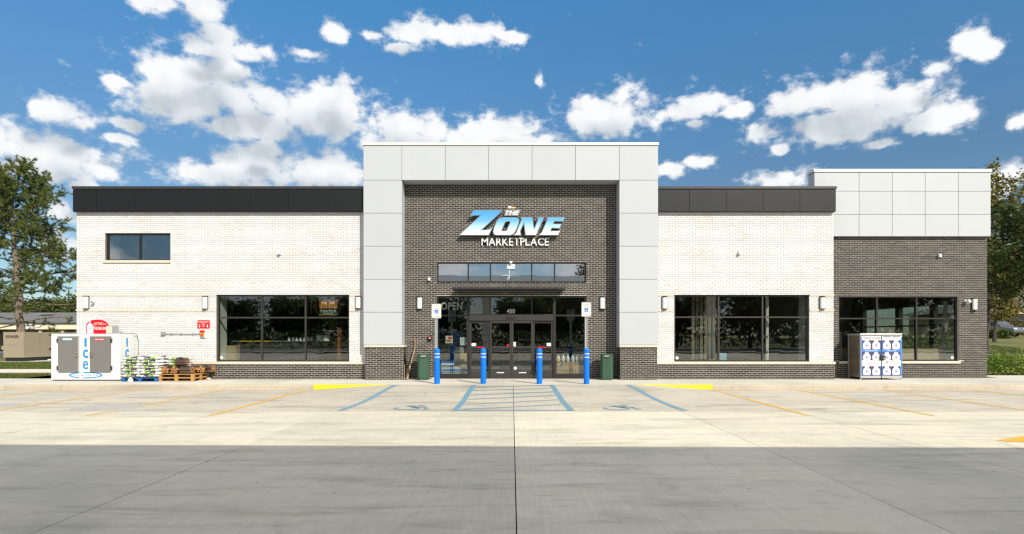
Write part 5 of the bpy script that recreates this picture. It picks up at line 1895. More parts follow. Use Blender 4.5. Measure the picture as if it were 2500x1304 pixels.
(xa, zt), (xb, zb_) = cg(842, 676), cg(945, 765)
q.box(xa, xb, CY - 0.10, CY - 0.041, zb_, zt, 'text_black')
lk = q.build('lock_box', cage, o, bevel=0.006)
q = MB(); q.tube([((xa + xb) / 2 + 0.01, CY - 0.102, (zt + zb_) / 2), ((xa + xb) / 2 + 0.045, CY - 0.112, (zt + zb_) / 2 - 0.05)], 0.012, 'steel', 6); q.build('key', lk, o)

# ================================================================== INSIDE, BEHIND THE GLASS
IZ = BLD
# open sign
OY = DY + 0.20
a, b, c, d = X(1077, OY), X(1129, OY), Z(757, OY), Z(738, OY)
o = ((a + b) / 2, OY, c)
s = thing('open_sign', 'galvanised letters spelling open hung inside the left entrance pane', 'sign', o)
gw = []
for ch in 'OPEN':
    vs, _ = text_geo(ch, 0.03); gw.append(max(p[0] for p in vs) - min(p[0] for p in vs))
kk = (b - a) / (sum(gw) + 0.3)
cxx = a
for ch, w in zip('OPEN', gw):
    q = MB(); text(q, ch, cxx, cxx + w * kk, c, d, 'pure_white', 0.03, (0, OY, 0), bold=0.03); q.build('letter', s, o); cxx += (w + 0.1) * kk
q = MB(); q.tube([(a + 0.15, OY, d), ((a + b) / 2 - 0.05, OY, d + 0.16), (b - 0.25, OY, d)], 0.004, 'grey_plastic', 4); q.build('cord', s, o)


def crate_thing(name, label, cat, x0, x1, y0, y1, z0, z1, mat, group=None, extra=None, bevel=0.01):
    o = ((x0 + x1) / 2, y0, z0)
    q = MB(); q.box(x0, x1, y0, y1, z0, z1, mat)
    if extra: extra(q)
    return tag(q.build(name, o=o, bevel=bevel), label, cat, group)


# bottled water packs left of the doors
def water_pack(x, y, z, nx, label, mat):
    s = thing('water_pack', label, 'water bottles', (x, y, z), group='packs of bottled water inside the entrance')
    q0 = MB(); q0.lathe([(0.030, 0), (0.032, 0.01), (0.032, 0.12), (0.028, 0.15), (0.012, 0.19), (0.013, 0.205)], (0, 0, 0), mat, 8)
    me = None
    for i in range(nx):
        for j in range(3):
            if me is None:
                ob = q0.build('bottle', s, smooth=True); me = ob.data
            else:
                ob = bpy.data.objects.new('bottle', me); COL.objects.link(ob); ob.parent = s
            ob.location = (0.035 + i * 0.068, 0.04 + j * 0.068, 0)
    q = MB(); q.box(0, nx * 0.068, -0.003, 0.002, 0.04, 0.12, 'water_blue' if mat == 'jug_plastic' else 'jug_plastic'); q.build('wrap', s)


wy = DY + 0.42
for k in range(3): water_pack(X(1077, wy), wy, IZ + 0.0 + 0.212 * k, 7, 'pack of blue labelled water bottles, %s of the taller stack by the doors' % ('bottom', 'middle', 'top')[k], 'water_blue' if k == 2 else 'jug_plastic')
for k in range(2): water_pack(X(1108, wy), wy + 0.02, IZ + 0.212 * k, 7, 'pack of clear water bottles, %s of the lower stack by the doors' % ('bottom', 'top')[k], 'jug_plastic')
# jugs and boxes right of the doors
def jug(x, y, z, label):
    s = thing('water_jug', label, 'water jug', (x, y, z), group='clear jugs on the cartons')
    q = MB(); q.lathe([(0.062, 0), (0.068, 0.01), (0.068, 0.12), (0.055, 0.18), (0.022, 0.225), (0.022, 0.245)], (0, 0, 0), 'jug_plastic', 10); q.build('body', s, smooth=True)
    q = MB(); q.lathe([(0.024, 0.2455), (0.024, 0.262), (0.02, 0.266)], (0, 0, 0), 'pale_blue', 10); q.build('cap', s)


jy = DY + 0.34
jx0 = X(1358, jy)
for k in range(6): jug(jx0 + 0.09 + k * 0.175, jy + 0.12, IZ + 0.60, 'clear water jug, number %s from the doors on top of the cartons' % ('one', 'two', 'three', 'four', 'five', 'six')[k])
for k in range(3):
    for l in range(2):
        def pr(q, k=k, l=l):
            if l == 1 and k != 1: q.tube([(jx0 + 0.18 + k * 0.355, jy - 0.004, IZ + 0.47), (jx0 + 0.18 + k * 0.355, jy - 0.001, IZ + 0.47)], 0.07, 'text_grey', 16)
        crate_thing('carton', 'brown carton, %s row, %s from the doors inside the right pane' % (('lower', 'upper')[l], ('first', 'second', 'third')[k]), 'carton', jx0 + 0.01 + k * 0.355, jx0 + 0.355 + k * 0.355, jy, jy + 0.35, IZ + 0.004 + l * 0.298, IZ + 0.295 + l * 0.298, 'card_brown', 'cartons under the jugs', pr)
a_, b_, c_, d_ = X(1360, DY + .2), X(1368, DY + .2), Z(891, DY + .2), Z(876, DY + .2)
def pr(q): q.box(a_ + .01, b_ - .01, DY + .195, DY + .1985, c_ + .12, d_ - .01, 'yellow_bar'); q.box(a_ + .01, b_ - .01, DY + .195, DY + .1985, c_ + .06, c_ + .11, 'sign_red')
crate_thing('price_card', 'yellow and white price card in front of the cartons', 'card', a_, b_, DY + .199, DY + .205, c_, d_, 'pure_white', None, pr, 0)
# posters inside the left pane
a_, b_, c_, d_ = X(1088, DY + .35), X(1105, DY + .35), Z(838, DY + .35), Z(820, DY + .35)
def pr(q): q.box(a_ + .03, b_ - .05, DY + .346, DY + .349, c_ + .04, c_ + .13, 'cigar_brown'); q.box(a_ + .09, b_ - .02, DY + .346, DY + .349, c_ + .15, d_ - .03, 'text_red')
crate_thing('poster_stand', 'small printed poster on a stand inside the left pane', 'poster', a_, b_, DY + .35, DY + .36, c_, d_, 'pure_white', None, pr, 0)
a_, b_, c_, d_ = X(1123, DY + .2), X(1139, DY + .2), Z(843, DY + .2), Z(824, DY + .2)
def pr(q):
    for k in range(5): q.box(a_ + .03, b_ - .03, DY + .197, DY + .1995, c_ + .04 + k * .04, c_ + .055 + k * .04, 'pale_blue')
crate_thing('notice', 'white notice sheet taped inside the left pane', 'notice', a_, b_, DY + .2, DY + .204, c_, d_, 'pure_white', None, pr, 0)
crate_thing('display_panel', 'deep blue display panel behind the left entrance pane', 'display', X(1092, 22.0), X(1130, 22.0), 22.0, 22.06, IZ, Z(808, 22.0), 'panel_blue')
crate_thing('bench_box', 'tan wooden box below the notice sheet inside', 'box', X(1107, 21.5), X(1140, 21.5), 21.5, 21.9, IZ + 0.002, Z(862, 21.5), 'plywood')
crate_thing('till_screen', 'grey till on the tan box inside', 'till', X(1113, 21.55), X(1132, 21.55), 21.55, 21.7, Z(862, 21.5) + .002, Z(848, 21.55), 'grey_plastic')


s = thing('wall_script', 'thin pale script lettering above the blue display panel inside', 'sign', (X(1095, 21.6), 21.6, Z(810, 21.6)))
q = MB(); text(q, 'Coffee Zone', X(1064, 21.6), X(1115, 21.6), Z(812, 21.6), Z(799, 21.6), 'jug_plastic', 0.01, (0, 21.6, 0), shear=0.4); q.build('lettering', s, tuple(s.location))


# shelving with bottles across the sales floor
def shelf(x0, x1, y, levels, label, seed, z0=IZ, gap=0.42, bm='bottle_mix'):
    g = random.Random(seed)
    o = ((x0 + x1) / 2, y, z0)
    s = thing('shelf_unit', label, 'shelf', o, group='shelves on the sales floor')
    q = MB(); q.box(x0, x1, y + 0.42, y + 0.45, z0, z0 + levels * gap + 0.1, 'interior_dark')
    q.box(x0 - 0.03, x0 - 0.001, y, y + 0.45, z0, z0 + levels * gap + 0.1, 'grey_plastic'); q.box(x1 + 0.001, x1 + 0.03, y, y + 0.45, z0, z0 + levels * gap + 0.1, 'grey_plastic')
    q.build('carcass', s, o)
    for l in range(levels):
        q = MB(); q.box(x0, x1, y, y + 0.419, z0 + 0.1 + l * gap, z0 + 0.13 + l * gap, 'grey_plastic'); q.box(x0, x1, y - 0.012, y - 0.001, z0 + 0.09 + l * gap, z0 + 0.13 + l * gap, 'jug_plastic'); q.build('shelf_board', s, o)
        q = MB()
        xx = x0 + 0.06
        while xx < x1 - 0.05:
            r = g.uniform(0.03, 0.045); h = g.uniform(0.2, 0.31)
            q.lathe([(r, 0), (r, h * 0.6), (r * 0.4, h * 0.78), (r * 0.4, h)], (xx, y + 0.10, z0 + 0.1305 + l * gap), bm, 7)
            xx += 2 * r + g.uniform(0.01, 0.03)
        ob = q.build('bottles', s, o); ob['kind'] = 'stuff'


shelf(-9.6, -5.6, 26.5, 5, 'bottle shelves behind the bar seen through the left shop window', 1)
shelf(-3.4, -0.4, 25.5, 4, 'bottle shelves inside, left of the door centre', 2)
shelf(0.3, 3.4, 25.0, 4, 'bottle shelves inside, right of the door centre', 3)
# bar, jars, posts
bar = thing('bar_counter', 'dark bar counter with yellow edge inside the left window', 'counter', (X(680, 22.2), 22.2, IZ))
bo = tuple(bar.location)
q = MB(); q.box(X(576, 22.2), X(778, 22.2), 22.2, 22.7, IZ, Z(834, 22.2), 'interior_dark'); q.build('body', bar, bo)
q = MB(); q.box(X(570, 22.2), X(800, 22.2), 22.12, 22.75, Z(834, 22.2) + .001, Z(832.4, 22.2), 'grey_plastic'); q.build('top', bar, bo)
q = MB(); q.box(X(588, 22.1), X(660, 22.1), 22.08, 22.119, Z(834, 22.1), Z(832, 22.1), 'yellow_bar'); q.build('edge_strip', bar, bo)
for k in range(7):
    q = MB(); r = 0.05
    x_ = X(706 + k * 9.3, 22.35)
    q.lathe([(r, 0), (r, 0.11), (r * 0.8, 0.13), (r * 0.85, 0.15)], (0, 0, 0), 'jug_plastic', 10)
    tag(q.build('jar', smooth=True), 'small pale jar in the row on the bar counter', 'jar', 'jars on the bar').location = (x_, 22.35, Z(832.4, 22.2) + .001)
for k in range(2):
    q = MB(); r = 0.13
    q.lathe([(r, 0), (r, 0.19), (r * 0.94, 0.20), (r * 0.94, 0.22)], (0, 0, 0), 'jug_plastic', 16)
    tag(q.build('canister', smooth=True), '%s of the two large clear canisters on the bar' % ('first', 'second')[k], 'canister', 'canisters on the bar').location = (X(780 + k * 17, 22.4), 22.4, Z(832.4, 22.2) + .001)
crate_thing('copper_post', 'rust brown display post near the right edge of the left window', 'post', X(823, 21.3), X(835, 21.3), 21.3, 21.5, IZ, Z(803, 21.3), 'copper_post')
crate_thing('beige_cabinet', 'beige low cabinet in the lower corner of the left window', 'cabinet', X(551, 21.1), X(576, 21.1), 21.1, 21.4, IZ, Z(844, 21.1), 'plywood')
# cigar poster
a_, b_, c_, d_ = X(779, 20.72), X(823.5, 20.72), Z(769.5, 20.72), Z(731, 20.72)
o = ((a_ + b_) / 2, 20.72, c_)
s = thing('cigar_poster', 'window poster of banded cigars above a black panel', 'poster', o)
q = MB(); q.box(a_, b_, 20.72, 20.74, c_, d_, 'text_black'); q.build('board', s, o)
q = MB(); w_ = b_ - a_
zc_ = c_ + (d_ - c_) * 0.43
q.box(a_ + .004, b_ - .004, 20.717, 20.7195, zc_, d_ - .004, 'cigar_gold')
for k in range(7):
    xx = a_ + w_ * (k + 0.5) / 7
    q.tube([(xx, 20.712, zc_ + 0.005), (xx, 20.712, d_ - 0.02)], 0.036, 'cigar_brown', 10)
    q.tube([(xx, 20.710, zc_ + 0.14 + 0.03 * (k % 2)), (xx, 20.710, zc_ + 0.22 + 0.03 * (k % 2))], 0.0375, ('sign_red', 'cigar_gold', 'pure_white')[k % 3], 10)
q.build('cigars', s, o)
q = MB()
text(q, 'CigarBros', a_ + w_ * .06, b_ - w_ * .06, c_ + 0.105, c_ + 0.20, 'pure_white', 0.003, (0, 20.7195, 0), bold=0.008)
text(q, 'HUMIDORS', a_ + w_ * .22, b_ - w_ * .22, c_ + 0.045, c_ + 0.075, 'pure_white', 0.003, (0, 20.7195, 0), bold=0.02)
q.box(a_ + w_ * .04, b_ - w_ * .04, 20.716, 20.7195, c_ + 0.086, c_ + 0.091, 'pure_white')
q.box(a_, b_, 20.716, 20.7195, c_ + 0.004, c_ + 0.018, 'cigar_gold')
q.build('lettering', s, o)
# large outline lettering deep inside
s = thing('spirits_sign', 'tall pale letters spelling spirits hung inside the left window', 'sign', (X(755, 23), 23.0, 2.4))
q = MB(); text(q, 'SPIRITS', X(706, 23), X(832, 23), Z(768, 23), Z(726, 23), 'blind_fabric', 0.02, (0, 23, 0)); q.build('lettering', s, tuple(s.location))
s = thing('zone_sign', 'pale letters spelling zone hung inside the right window', 'sign', (X(1725, 22.5), 22.5, 3.0))
q = MB(); text(q, 'ZONE', X(1701, 22.5), X(1749, 22.5), Z(736, 22.5), Z(724, 22.5), 'grey_plastic', 0.02, (0, 22.5, 0)); q.build('lettering', s, tuple(s.location))
# blinds
s = thing('vertical_blind', 'beige vertical blind slats behind the right shop window', 'blind', (X(1718, 21.3), 21.3, IZ))
for k in range(7):
    q = MB(); xx = X(1692 + k * 10.2, 21.3); q.box(-0.06, 0.06, -0.004, 0.004, 0, 3.0, 'blind_fabric', Matrix.Translation((xx, 21.3, 0.25)) @ Matrix.Rotation(0.25, 4, 'Z'))
    q.build('slat', s, tuple(s.location))
for k in range(5):
    crate_thing('grey_carton', 'pale grey carton, %s of the stack behind the right window' % ('lowest', 'second', 'third', 'fourth', 'top')[k], 'carton', X(1757, 21.2), X(1774, 21.2) + 0.01 * (k % 2), 21.2, 21.5, IZ + 0.55 + 0.072 * k, IZ + 0.618 + 0.072 * k, 'pale_blue', 'grey cartons')
crate_thing('low_bench', 'dark low bench under the stacked grey cartons', 'bench', X(1750, 21.15), X(1800, 21.15), 21.15, 21.6, IZ, IZ + 0.548, 'interior_dark')
# wing: plywood sheets and the leaning white post
for (p0, p1, y_, ty, lab) in ((2049, 2070, 21.5, 850, 'plywood sheet leaning at the left edge of the wing window'), (2190, 2233, 21.55, 851, 'plywood sheet leaning beside the propane cage'), (2241, 2303, 21.5, 851, 'wide plywood sheet leaning in the right bay of the wing window')):
    q = MB(); q.box(X(p0, y_), X(p1, y_), -0.01, 0.01, 0, Z(ty, y_) - IZ, 'plywood')
    ob = tag(q.build('plywood_sheet'), lab, 'plywood', 'plywood sheets in the wing'); ob.location = (0, y_ - 0.02, IZ); ob.rotation_euler = (-0.06, 0, 0)
q = MB(); q.box(-0.05, 0.05, -0.04, 0.04, 0, 2.9, 'pure_white')
ob = tag(q.build('white_post'), 'tilted white post standing inside the wing window', 'post'); ob.location = (X(2298, 21.9), 21.9, IZ); ob.rotation_euler = (0, 0.06, 0)
# round window stickers
for (px, py, Y_, lab) in ((541, 873, BY + 0.113, 'round security sticker at the foot of the left shop window'), (1653, 874, BY + 0.113, 'round security sticker at the foot of the right shop window'), (2325, 873, WY + 0.113, 'round security sticker at the foot of the wing window'), (1258, 899, EY - 0.0115, 'round security sticker on the sliding door')):
    q = MB(); q.tube([(0, 0, 0), (0, -0.002, 0)], 0.055, 'jug_plastic', 18)
    tag(q.build('round_sticker'), lab, 'sticker', 'round stickers').location = (X(px, Y_), Y_, Z(py, Y_))


# --- seated person in an olive jacket, dim behind the glass
def skin_body(name, verts, edges, rad, mat, parent=None, loc=(0, 0, 0), root=0):
    me = bpy.data.meshes.new(name)
    me.from_pydata(verts, edges, [])
    me.materials.append(MATS[mat])
    ob = bpy.data.objects.new(name, me)
    COL.objects.link(ob)
    if parent: ob.parent = parent
    else: ob.location = loc
    ob.modifiers.new('skin', 'SKIN')
    sl = me.skin_vertices[0].data if me.skin_vertices else None
    if sl is None:
        bpy.context.view_layer.objects.active = ob
        bpy.ops.object.modifier_remove(modifier='skin')
        bpy.ops.object.modifier_add(type='SKIN')
        sl = me.skin_vertices[0].data
    for i, r in enumerate(rad):
        sl[i].radius = r if hasattr(r, '__len__') else (r, r)
        sl[i].use_root = (i == root)
    sd = ob.modifiers.new('subsurf', 'SUBSURF')
    sd.levels = 2; sd.render_levels = 2
    return ob


PLOC = (X(795, 23.6), 23.6, IZ - 0.02)
person = thing('person', 'person in an olive jacket sitting inside behind the left shop window', 'person', PLOC)
V = [(0, 0, .50), (0, -.01, .68), (0, -.02, .88), (0, -.04, .98), (0, -.06, 1.04),
     (-.18, -.02, .90), (-.23, -.08, .66), (-.07, -.28, .60), (.18, -.02, .90), (.23, -.08, .66), (.07, -.28, .60)]
skin_body('jacket', V, [(0, 1), (1, 2), (2, 3), (2, 5), (5, 6), (6, 7), (2, 8), (8, 9), (9, 10)], [(.16, .12), (.15, .11), (.17, .11), (.07, .07), .05, (.075, .075), .06, .045, (.075, .075), .06, .045], 'olive_cloth', person)
V = [(0, 0, .50), (-.10, -.10, .50), (-.12, -.45, .50), (-.12, -.42, .08), (-.12, -.56, .06), (.10, -.10, .50), (.12, -.45, .50), (.12, -.42, .08), (.12, -.56, .06)]
skin_body('trousers', V, [(0, 1), (1, 2), (2, 3), (3, 4), (0, 5), (5, 6), (6, 7), (7, 8)], [(.15, .12), .095, .07, .05, .04, .095, .07, .05, .04], 'khaki_cloth', person)
V = [(0, -.04, 1.0), (0, -.05, 1.07), (0, -.07, 1.14), (0, -.07, 1.23)]
skin_body('head', V, [(0, 1), (1, 2), (2, 3)], [.05, .055, (.085, .095), (.07, .085)], 'skin', person)
q = MB(); q.lathe([(0.09 * math.cos(R(a)), 0.09 * math.sin(R(a))) for a in range(0, 86, 17)], (0, -0.055, 1.215), 'hair_grey', 12); q.build('hair', person, smooth=True)
for sx in (-1, 1):
    V = [(sx * .07, -.28, .60), (sx * .03, -.33, .59), (sx * .0, -.37, .58), (sx * .025, -.375, .585), (sx * .04, -.37, .595), (sx * .05, -.36, .605), (sx * .045, -.30, .625)]
    skin_body('hand', V, [(0, 1), (1, 2), (1, 3), (1, 4), (1, 5), (0, 6)], [.03, .032, .010, .010, .010, .009, .011], 'skin', person)
q = MB(); q.box(-.22, .22, -.3, .2, .38, .43, 'interior_dark')
for a in (-.18, .18):
    for b in (-.26, .16): q.tube([(a, b, 0.02), (a, b, .38)], .018, 'steel', 6)
tag(q.build('stool', o=(0, 0, 0)), 'low dark stool under the seated person', 'stool').location = (PLOC[0], PLOC[1], IZ - 0.012)

# ================================================================== BEYOND THE SHOP
# --- generator
gx0, gY = X(7.5, 34.3), 34.3
gx1 = X(57, 34.3)
GO = (gx0, gY, 0.1)
gen = thing('generator', 'tan standby generator enclosure on a pad beside the pine', 'generator', GO)
gz0, gz1 = Z(873.5, gY), Z(811, gY)
q = MB(); q.box(gx0 - .3, gx1 + .4, gY - .3, gY + 4.9, -0.05, 0.115, 'walk_concrete'); q.build('pad', gen, GO)
q = MB(); q.box(gx0 + .1, gx1 - .05, gY + .06, gY + 4.5, 0.116, gz0, 'text_black'); q.build('skid', gen, GO)
q = MB(); q.box(gx0, gx1, gY, gY + 4.6, gz0 + .001, gz1, 'tan_metal'); q.build('enclosure', gen, GO, bevel=0.02)
q = MB()
q.box(gx0 + .02, gx1 - .02, gY - .006, gY - .0005, Z(842, gY) - .008, Z(842, gY) + .004, 'brown_steel')
q.build('panel_seam', gen, GO)
for yy in (1.2, 1.95, 3.4):
    q = MB(); q.box(gx1 + .0005, gx1 + .006, gY + yy, gY + yy + .012, gz0 + .03, gz1 - .05, 'brown_steel'); q.build('panel_seam', gen, GO)
q = MB()
q.box(gx1 + .0005, gx1 + .004, gY + 1.99, gY + 3.3, Z(853, 36.4), Z(850, 36.4), 'brown_steel')
q.build('panel_seam', gen, GO)
q = MB()
for zz in (gz1 - .14, Z(851.5, 36.2)): q.box(gx1 + .0005, gx1 + .03, gY + 1.90, gY + 2.02, zz - .05, zz + .03, 'text_black')
q.build('latch', gen, GO)
q = MB(); q.box(gx1 + .0005, gx1 + .01, gY + 2.02, gY + 3.3, Z(858.5, 36.4), Z(854, 36.4), 'text_grey'); q.build('vent', gen, GO)
q = MB()
text(q, 'KOHLER', X(14.5, gY), X(46, gY), Z(825.5, gY), Z(818.5, gY), 'text_black', 0.004, (0, gY - .001, 0), bold=0.03)
text(q, 'KOHLER', 2.05, 3.35, Z(829.5, 36.5), Z(822.5, 36.5), 'text_black', 0.004, (gx1 + .001, gY, 0), (0, 1, 0), (0, 0, 1), (1, 0, 0), bold=0.03)
text(q, '150', 2.15, 2.5, Z(850.5, 36.5), Z(848, 36.5), 'text_black', 0.004, (gx1 + .001, gY, 0), (0, 1, 0), (0, 0, 1), (1, 0, 0), bold=0.03)
q.build('lettering', gen, GO)
q = MB(); q.tube([(gx1 + .1, gY + 1.7, .14), (gx1 + .25, gY + 2.6, .16), (gx1 + .2, gY + 3.6, .30)], .035, 'jug_plastic', 7)
tag(q.build('drain_pipe', o=(gx1 + .2, gY + 2, .1), smooth=True), 'short pale pipe lying along the generator pad', 'pipe')

# --- strip mall across the road on the left
mY = 66.0
MO = (X(60, mY), mY, 0.0)
mall = thing('strip_mall', 'long low shop row with grey shingle roof and cream fascia behind the pine', 'building', MO)
mx0, mx1 = X(-700, mY), X(260, mY)
zr0, zr1, zf0 = Z(788, mY), Z(769, mY + 6), Z(804, mY)
q = MB(); q.box(mx0, mx1, mY + 2.2, mY + 14, 0.0, zf0 + .4, 'tan_siding'); q.build('wall', mall, MO)
q = MB(); q.box(mx0, mx1, mY, mY + 2.19, zf0, zr0, 'cream_fascia'); q.build('fascia', mall, MO)
q = MB(); q.prism([(-.3, zr0 + .001), (15, zr0 + .001), (7.2, zr1 + .35)], (mx0 - .3, mY, 0), (0, 1, 0), (0, 0, 1), (1, 0, 0), mx1 - mx0 + .6, 'roof_shingle'); rf = q.build('roof', mall, MO)
q = MB(); q.box(X(97, mY + 5), X(131, mY + 5), mY + 4.6, mY + 6, zr0 + 1.2, Z(768, mY + 5), 'galvanised'); q.build('roof_vent', rf, MO)
for i in range(18):
    xx = mx0 + 1.5 + i * 2.6
    if xx > mx1 - 2: break
    q = MB(); q.box(xx, xx + 1.9, mY + 2.13, mY + 2.19, 0.5, 2.3, 'dark_window'); wn = q.build('window', mall, MO)
    q = MB(); q.box(xx + 2.05, xx + 2.35, mY + .3, mY + .6, 0.02, zf0 - .002, 'cream_fascia'); q.build('post', mall, MO)
q = MB(); q.box(X(58, mY), X(85, mY), mY - .12, mY - .002, Z(803, mY), Z(788, mY), 'pure_white'); q.box(X(60, mY), X(83, mY), mY - .125, mY - .1201, Z(797, mY), Z(793.5, mY), 'text_grey')
q.build('shop_sign', mall, MO)

# --- brick house and car on the right
hY = 58.0
HO = (X(2470, hY), hY, 1.72)
house = thing('brick_house', 'low red brick house with grey roof beyond the lawn on the right', 'house', HO)
hx0, hx1 = X(2446, hY), X(2446, hY) + 16
he = Z(766, hY)
q = MB(); q.box(hx0, hx1, hY, hY + 9, 1.6, he, 'house_brick'); q.build('wall', house, HO)
q = MB(); q.box(hx0 - 3.2, hx0 - .005, hY + .6, hY + 9, 1.6, he, 'tan_siding'); q.build('garage', house, HO)
q = MB()
e0, e1, zt = hx0 - 4.2, hx1 + .8, he + 1.9
vs = [(e0, hY - .9, he + .1), (e1, hY - .9, he + .1), (e1, hY + 9.9, he + .1), (e0, hY + 9.9, he + .1), (e0 + 5.5, hY + 4.5, zt), (e1 - 5.5, hY + 4.5, zt)]
q.add(vs, [(0, 1, 5, 4), (2, 3, 4, 5), (1, 2, 5), (3, 0, 4), (0, 3, 2, 1)], 'roof_shingle'); rf = q.build('roof', house, HO)
q = MB(); q.box(e0, e1, hY - .93, hY - .905, he - .05, he + .12, 'tan_siding'); q.build('gutter', rf, HO)
for (a, b) in ((2467, 2486), (2487.5, 2507)):
    q = MB()
    x_, y_ = X(a, hY), X(b, hY)
    q.box(x_, y_, hY - .04, hY - .001, Z(783, hY), Z(762.5, hY), 'pure_white')
    wn = q.build('window', house, HO)
    q = MB(); q.box(x_ + .07, y_ - .07, hY - .05, hY - .0405, Z(783, hY) + .07, Z(762.5, hY) - .07, 'dark_window'); q.build('pane', wn, HO)


def make_car(label, loc, rz):
    c = thing('parked_car', label, 'car', loc, rz)
    prof = [(-2.15, .35), (2.15, .35), (2.2, .55), (2.15, .85), (1.25, 1.0), (.55, 1.5), (-1.2, 1.55), (-1.95, 1.05), (-2.2, .95), (-2.22, .55)]
    q = MB(); q.prism(prof, (0, -.88, 0), (1, 0, 0), (0, 0, 1), (0, 1, 0), 1.76, 'car_grey'); q.build('body', c, bevel=0.09)
    q = MB()
    q.prism([(1.15, 1.03), (.55, 1.44), (-.25, 1.47), (-.25, 1.03)], (0, -.885, 0), (1, 0, 0), (0, 0, 1), (0, 1, 0), 1.77, 'dark_window')
    q.prism([(-.35, 1.03), (-.35, 1.47), (-1.15, 1.48), (-1.75, 1.08)], (0, -.885, 0), (1, 0, 0), (0, 0, 1), (0, 1, 0), 1.77, 'dark_window')
    q.build('side_window', c)
    q = MB(); q.add([(1.25, -.7, 1.03), (1.25, .7, 1.03), (.62, .6, 1.48), (.62, -.6, 1.48)], [(0, 1, 2, 3)], 'dark_window'); q.build('windscreen', c)
    for xx in (-1.35, 1.35):
        for yy in (-.9, .72):
            q = MB(); q.tube([(xx, yy, .33), (xx, yy + .18, .33)], .33, 'rubber', 18); w = q.build('wheel', c)
            q = MB(); q.tube([(xx, yy - .005, .33), (xx, yy + .185, .33)], .2, 'steel', 14); q.build('rim', w)
    for yy in (-.62, .62):
        q = MB(); q.box(2.1, 2.21, yy - .16, yy + .16, .68, .82, 'pure_white'); q.build('headlight', c)
    return c


make_car('grey car parked beside the brick house', (X(2424, 54), 54.0, 1.0), R(-70))
bpy.data.objects['parked_car'].location.z = hill(X(2424, 54), 54.0) - 0.02


# --- plants
def leaf_cloud(P, size, n_per, spread, g, flat=0.5):
    """small four-cornered leaves scattered round the points P"""
    N = len(P) * n_per
    c = np.repeat(P, n_per, 0) + g.normal(0, 1, (N, 3)) * spread
    a = g.normal(0, 1, (N, 3)); a[:, 2] *= flat
    a /= np.linalg.norm(a, axis=1)[:, None]
    b = np.cross(a, g.normal(0, 1, (N, 3)))
    b /= np.linalg.norm(b, axis=1)[:, None] + 1e-9
    s = size * g.uniform(0.6, 1.3, (N, 1))
    v = np.stack([c - a * s, c - b * s * 0.55, c + a * s, c + b * s * 0.55], 1).reshape(-1, 3)
    return v, np.arange(4 * N).reshape(-1, 4)


def grow(g, base, height, r0, crown_lo, spread, n_limb, lean=(0, 0), droop=0.0, sub=5, up=0.5):
    """trunk, limbs and twigs as polylines; returns tubes and twig ends"""
    tubes, tips = [], []
    n = 9
    tr = [Vector((base[0] + lean[0] * (i / n) ** 1.3 + g.normal(0, .02) * i, base[1] + lean[1] * (i / n) + g.normal(0, .02) * i, base[2] + height * .92 * i / n)) for i in range(n + 1)]
    tubes.append((tr, [r0 * (1 - .88 * (i / n)) * (1.25 if i == 0 else 1) for i in range(n + 1)]))
    for k in range(n_limb):
        f = crown_lo + (1 - crown_lo) * (k + g.uniform(0, .8)) / n_limb
        f = min(f, .98)
        i = int(f * n); w = f * n - i
        p = tr[i].lerp(tr[min(i + 1, n)], w)
        az = k * 2.39996 + g.uniform(-.4, .4)
        prof = math.sin(math.pi * min(1, .12 + .88 * ((f - crown_lo) / (1 - crown_lo)) ** .8)) ** .6
        L = spread * (0.35 + 0.75 * prof) * g.uniform(.75, 1.15)
        el = up * (0.3 + f) - droop
        pts = [p]
        m = 6
        for q in range(1, m + 1):
            h = q / m
            az2 = az + g.normal(0, .10)
            pts.append(p + Vector((math.cos(az2) * L * h, math.sin(az2) * L * h, math.tan(el) * L * h + 0.10 * L * h * h + g.normal(0, .04) * L * .4)))
        rr = r0 * .38 * (1 - .55 * f)
        tubes.append((pts, [rr * (1 - .85 * (q / m)) for q in range(m + 1)]))
        for q in range(2, m + 1):
            for _ in range(sub):
                d = Vector(g.normal(0, 1, 3)); d.z = abs(d.z) * .6 + d.z * .4; d.normalize()
                l2 = L * .30 * g.uniform(.5, 1.2)
                e = pts[q] + d * l2
                tubes.append(([pts[q], pts[q].lerp(e, .5) + Vector(g.normal(0, .05, 3)) * l2, e], [rr * .28, rr * .2, rr * .07]))
                tips += [pts[q].lerp(e, .55), e, e + Vector(g.normal(0, .3, 3)) * l2]
        tips.append(pts[-1])
    tips.append(tr[-1])
    return tubes, np.array([tuple(q) for q in tips])


def tree_obj(name, label, loc, tubes, leafv, leaff, bark, leafm, group=None, seg=6):
    t_ = thing(name, label, 'tree', loc, 0, group)
    q = MB()
    for pts, rr in tubes: q.tube(pts, rr, bark, seg if rr[0] > .05 else 4, caps=False)
    q.build('trunk', t_, smooth=True)
    np_mesh('crown', leafv, leaff, leafm, t_)
    return t_


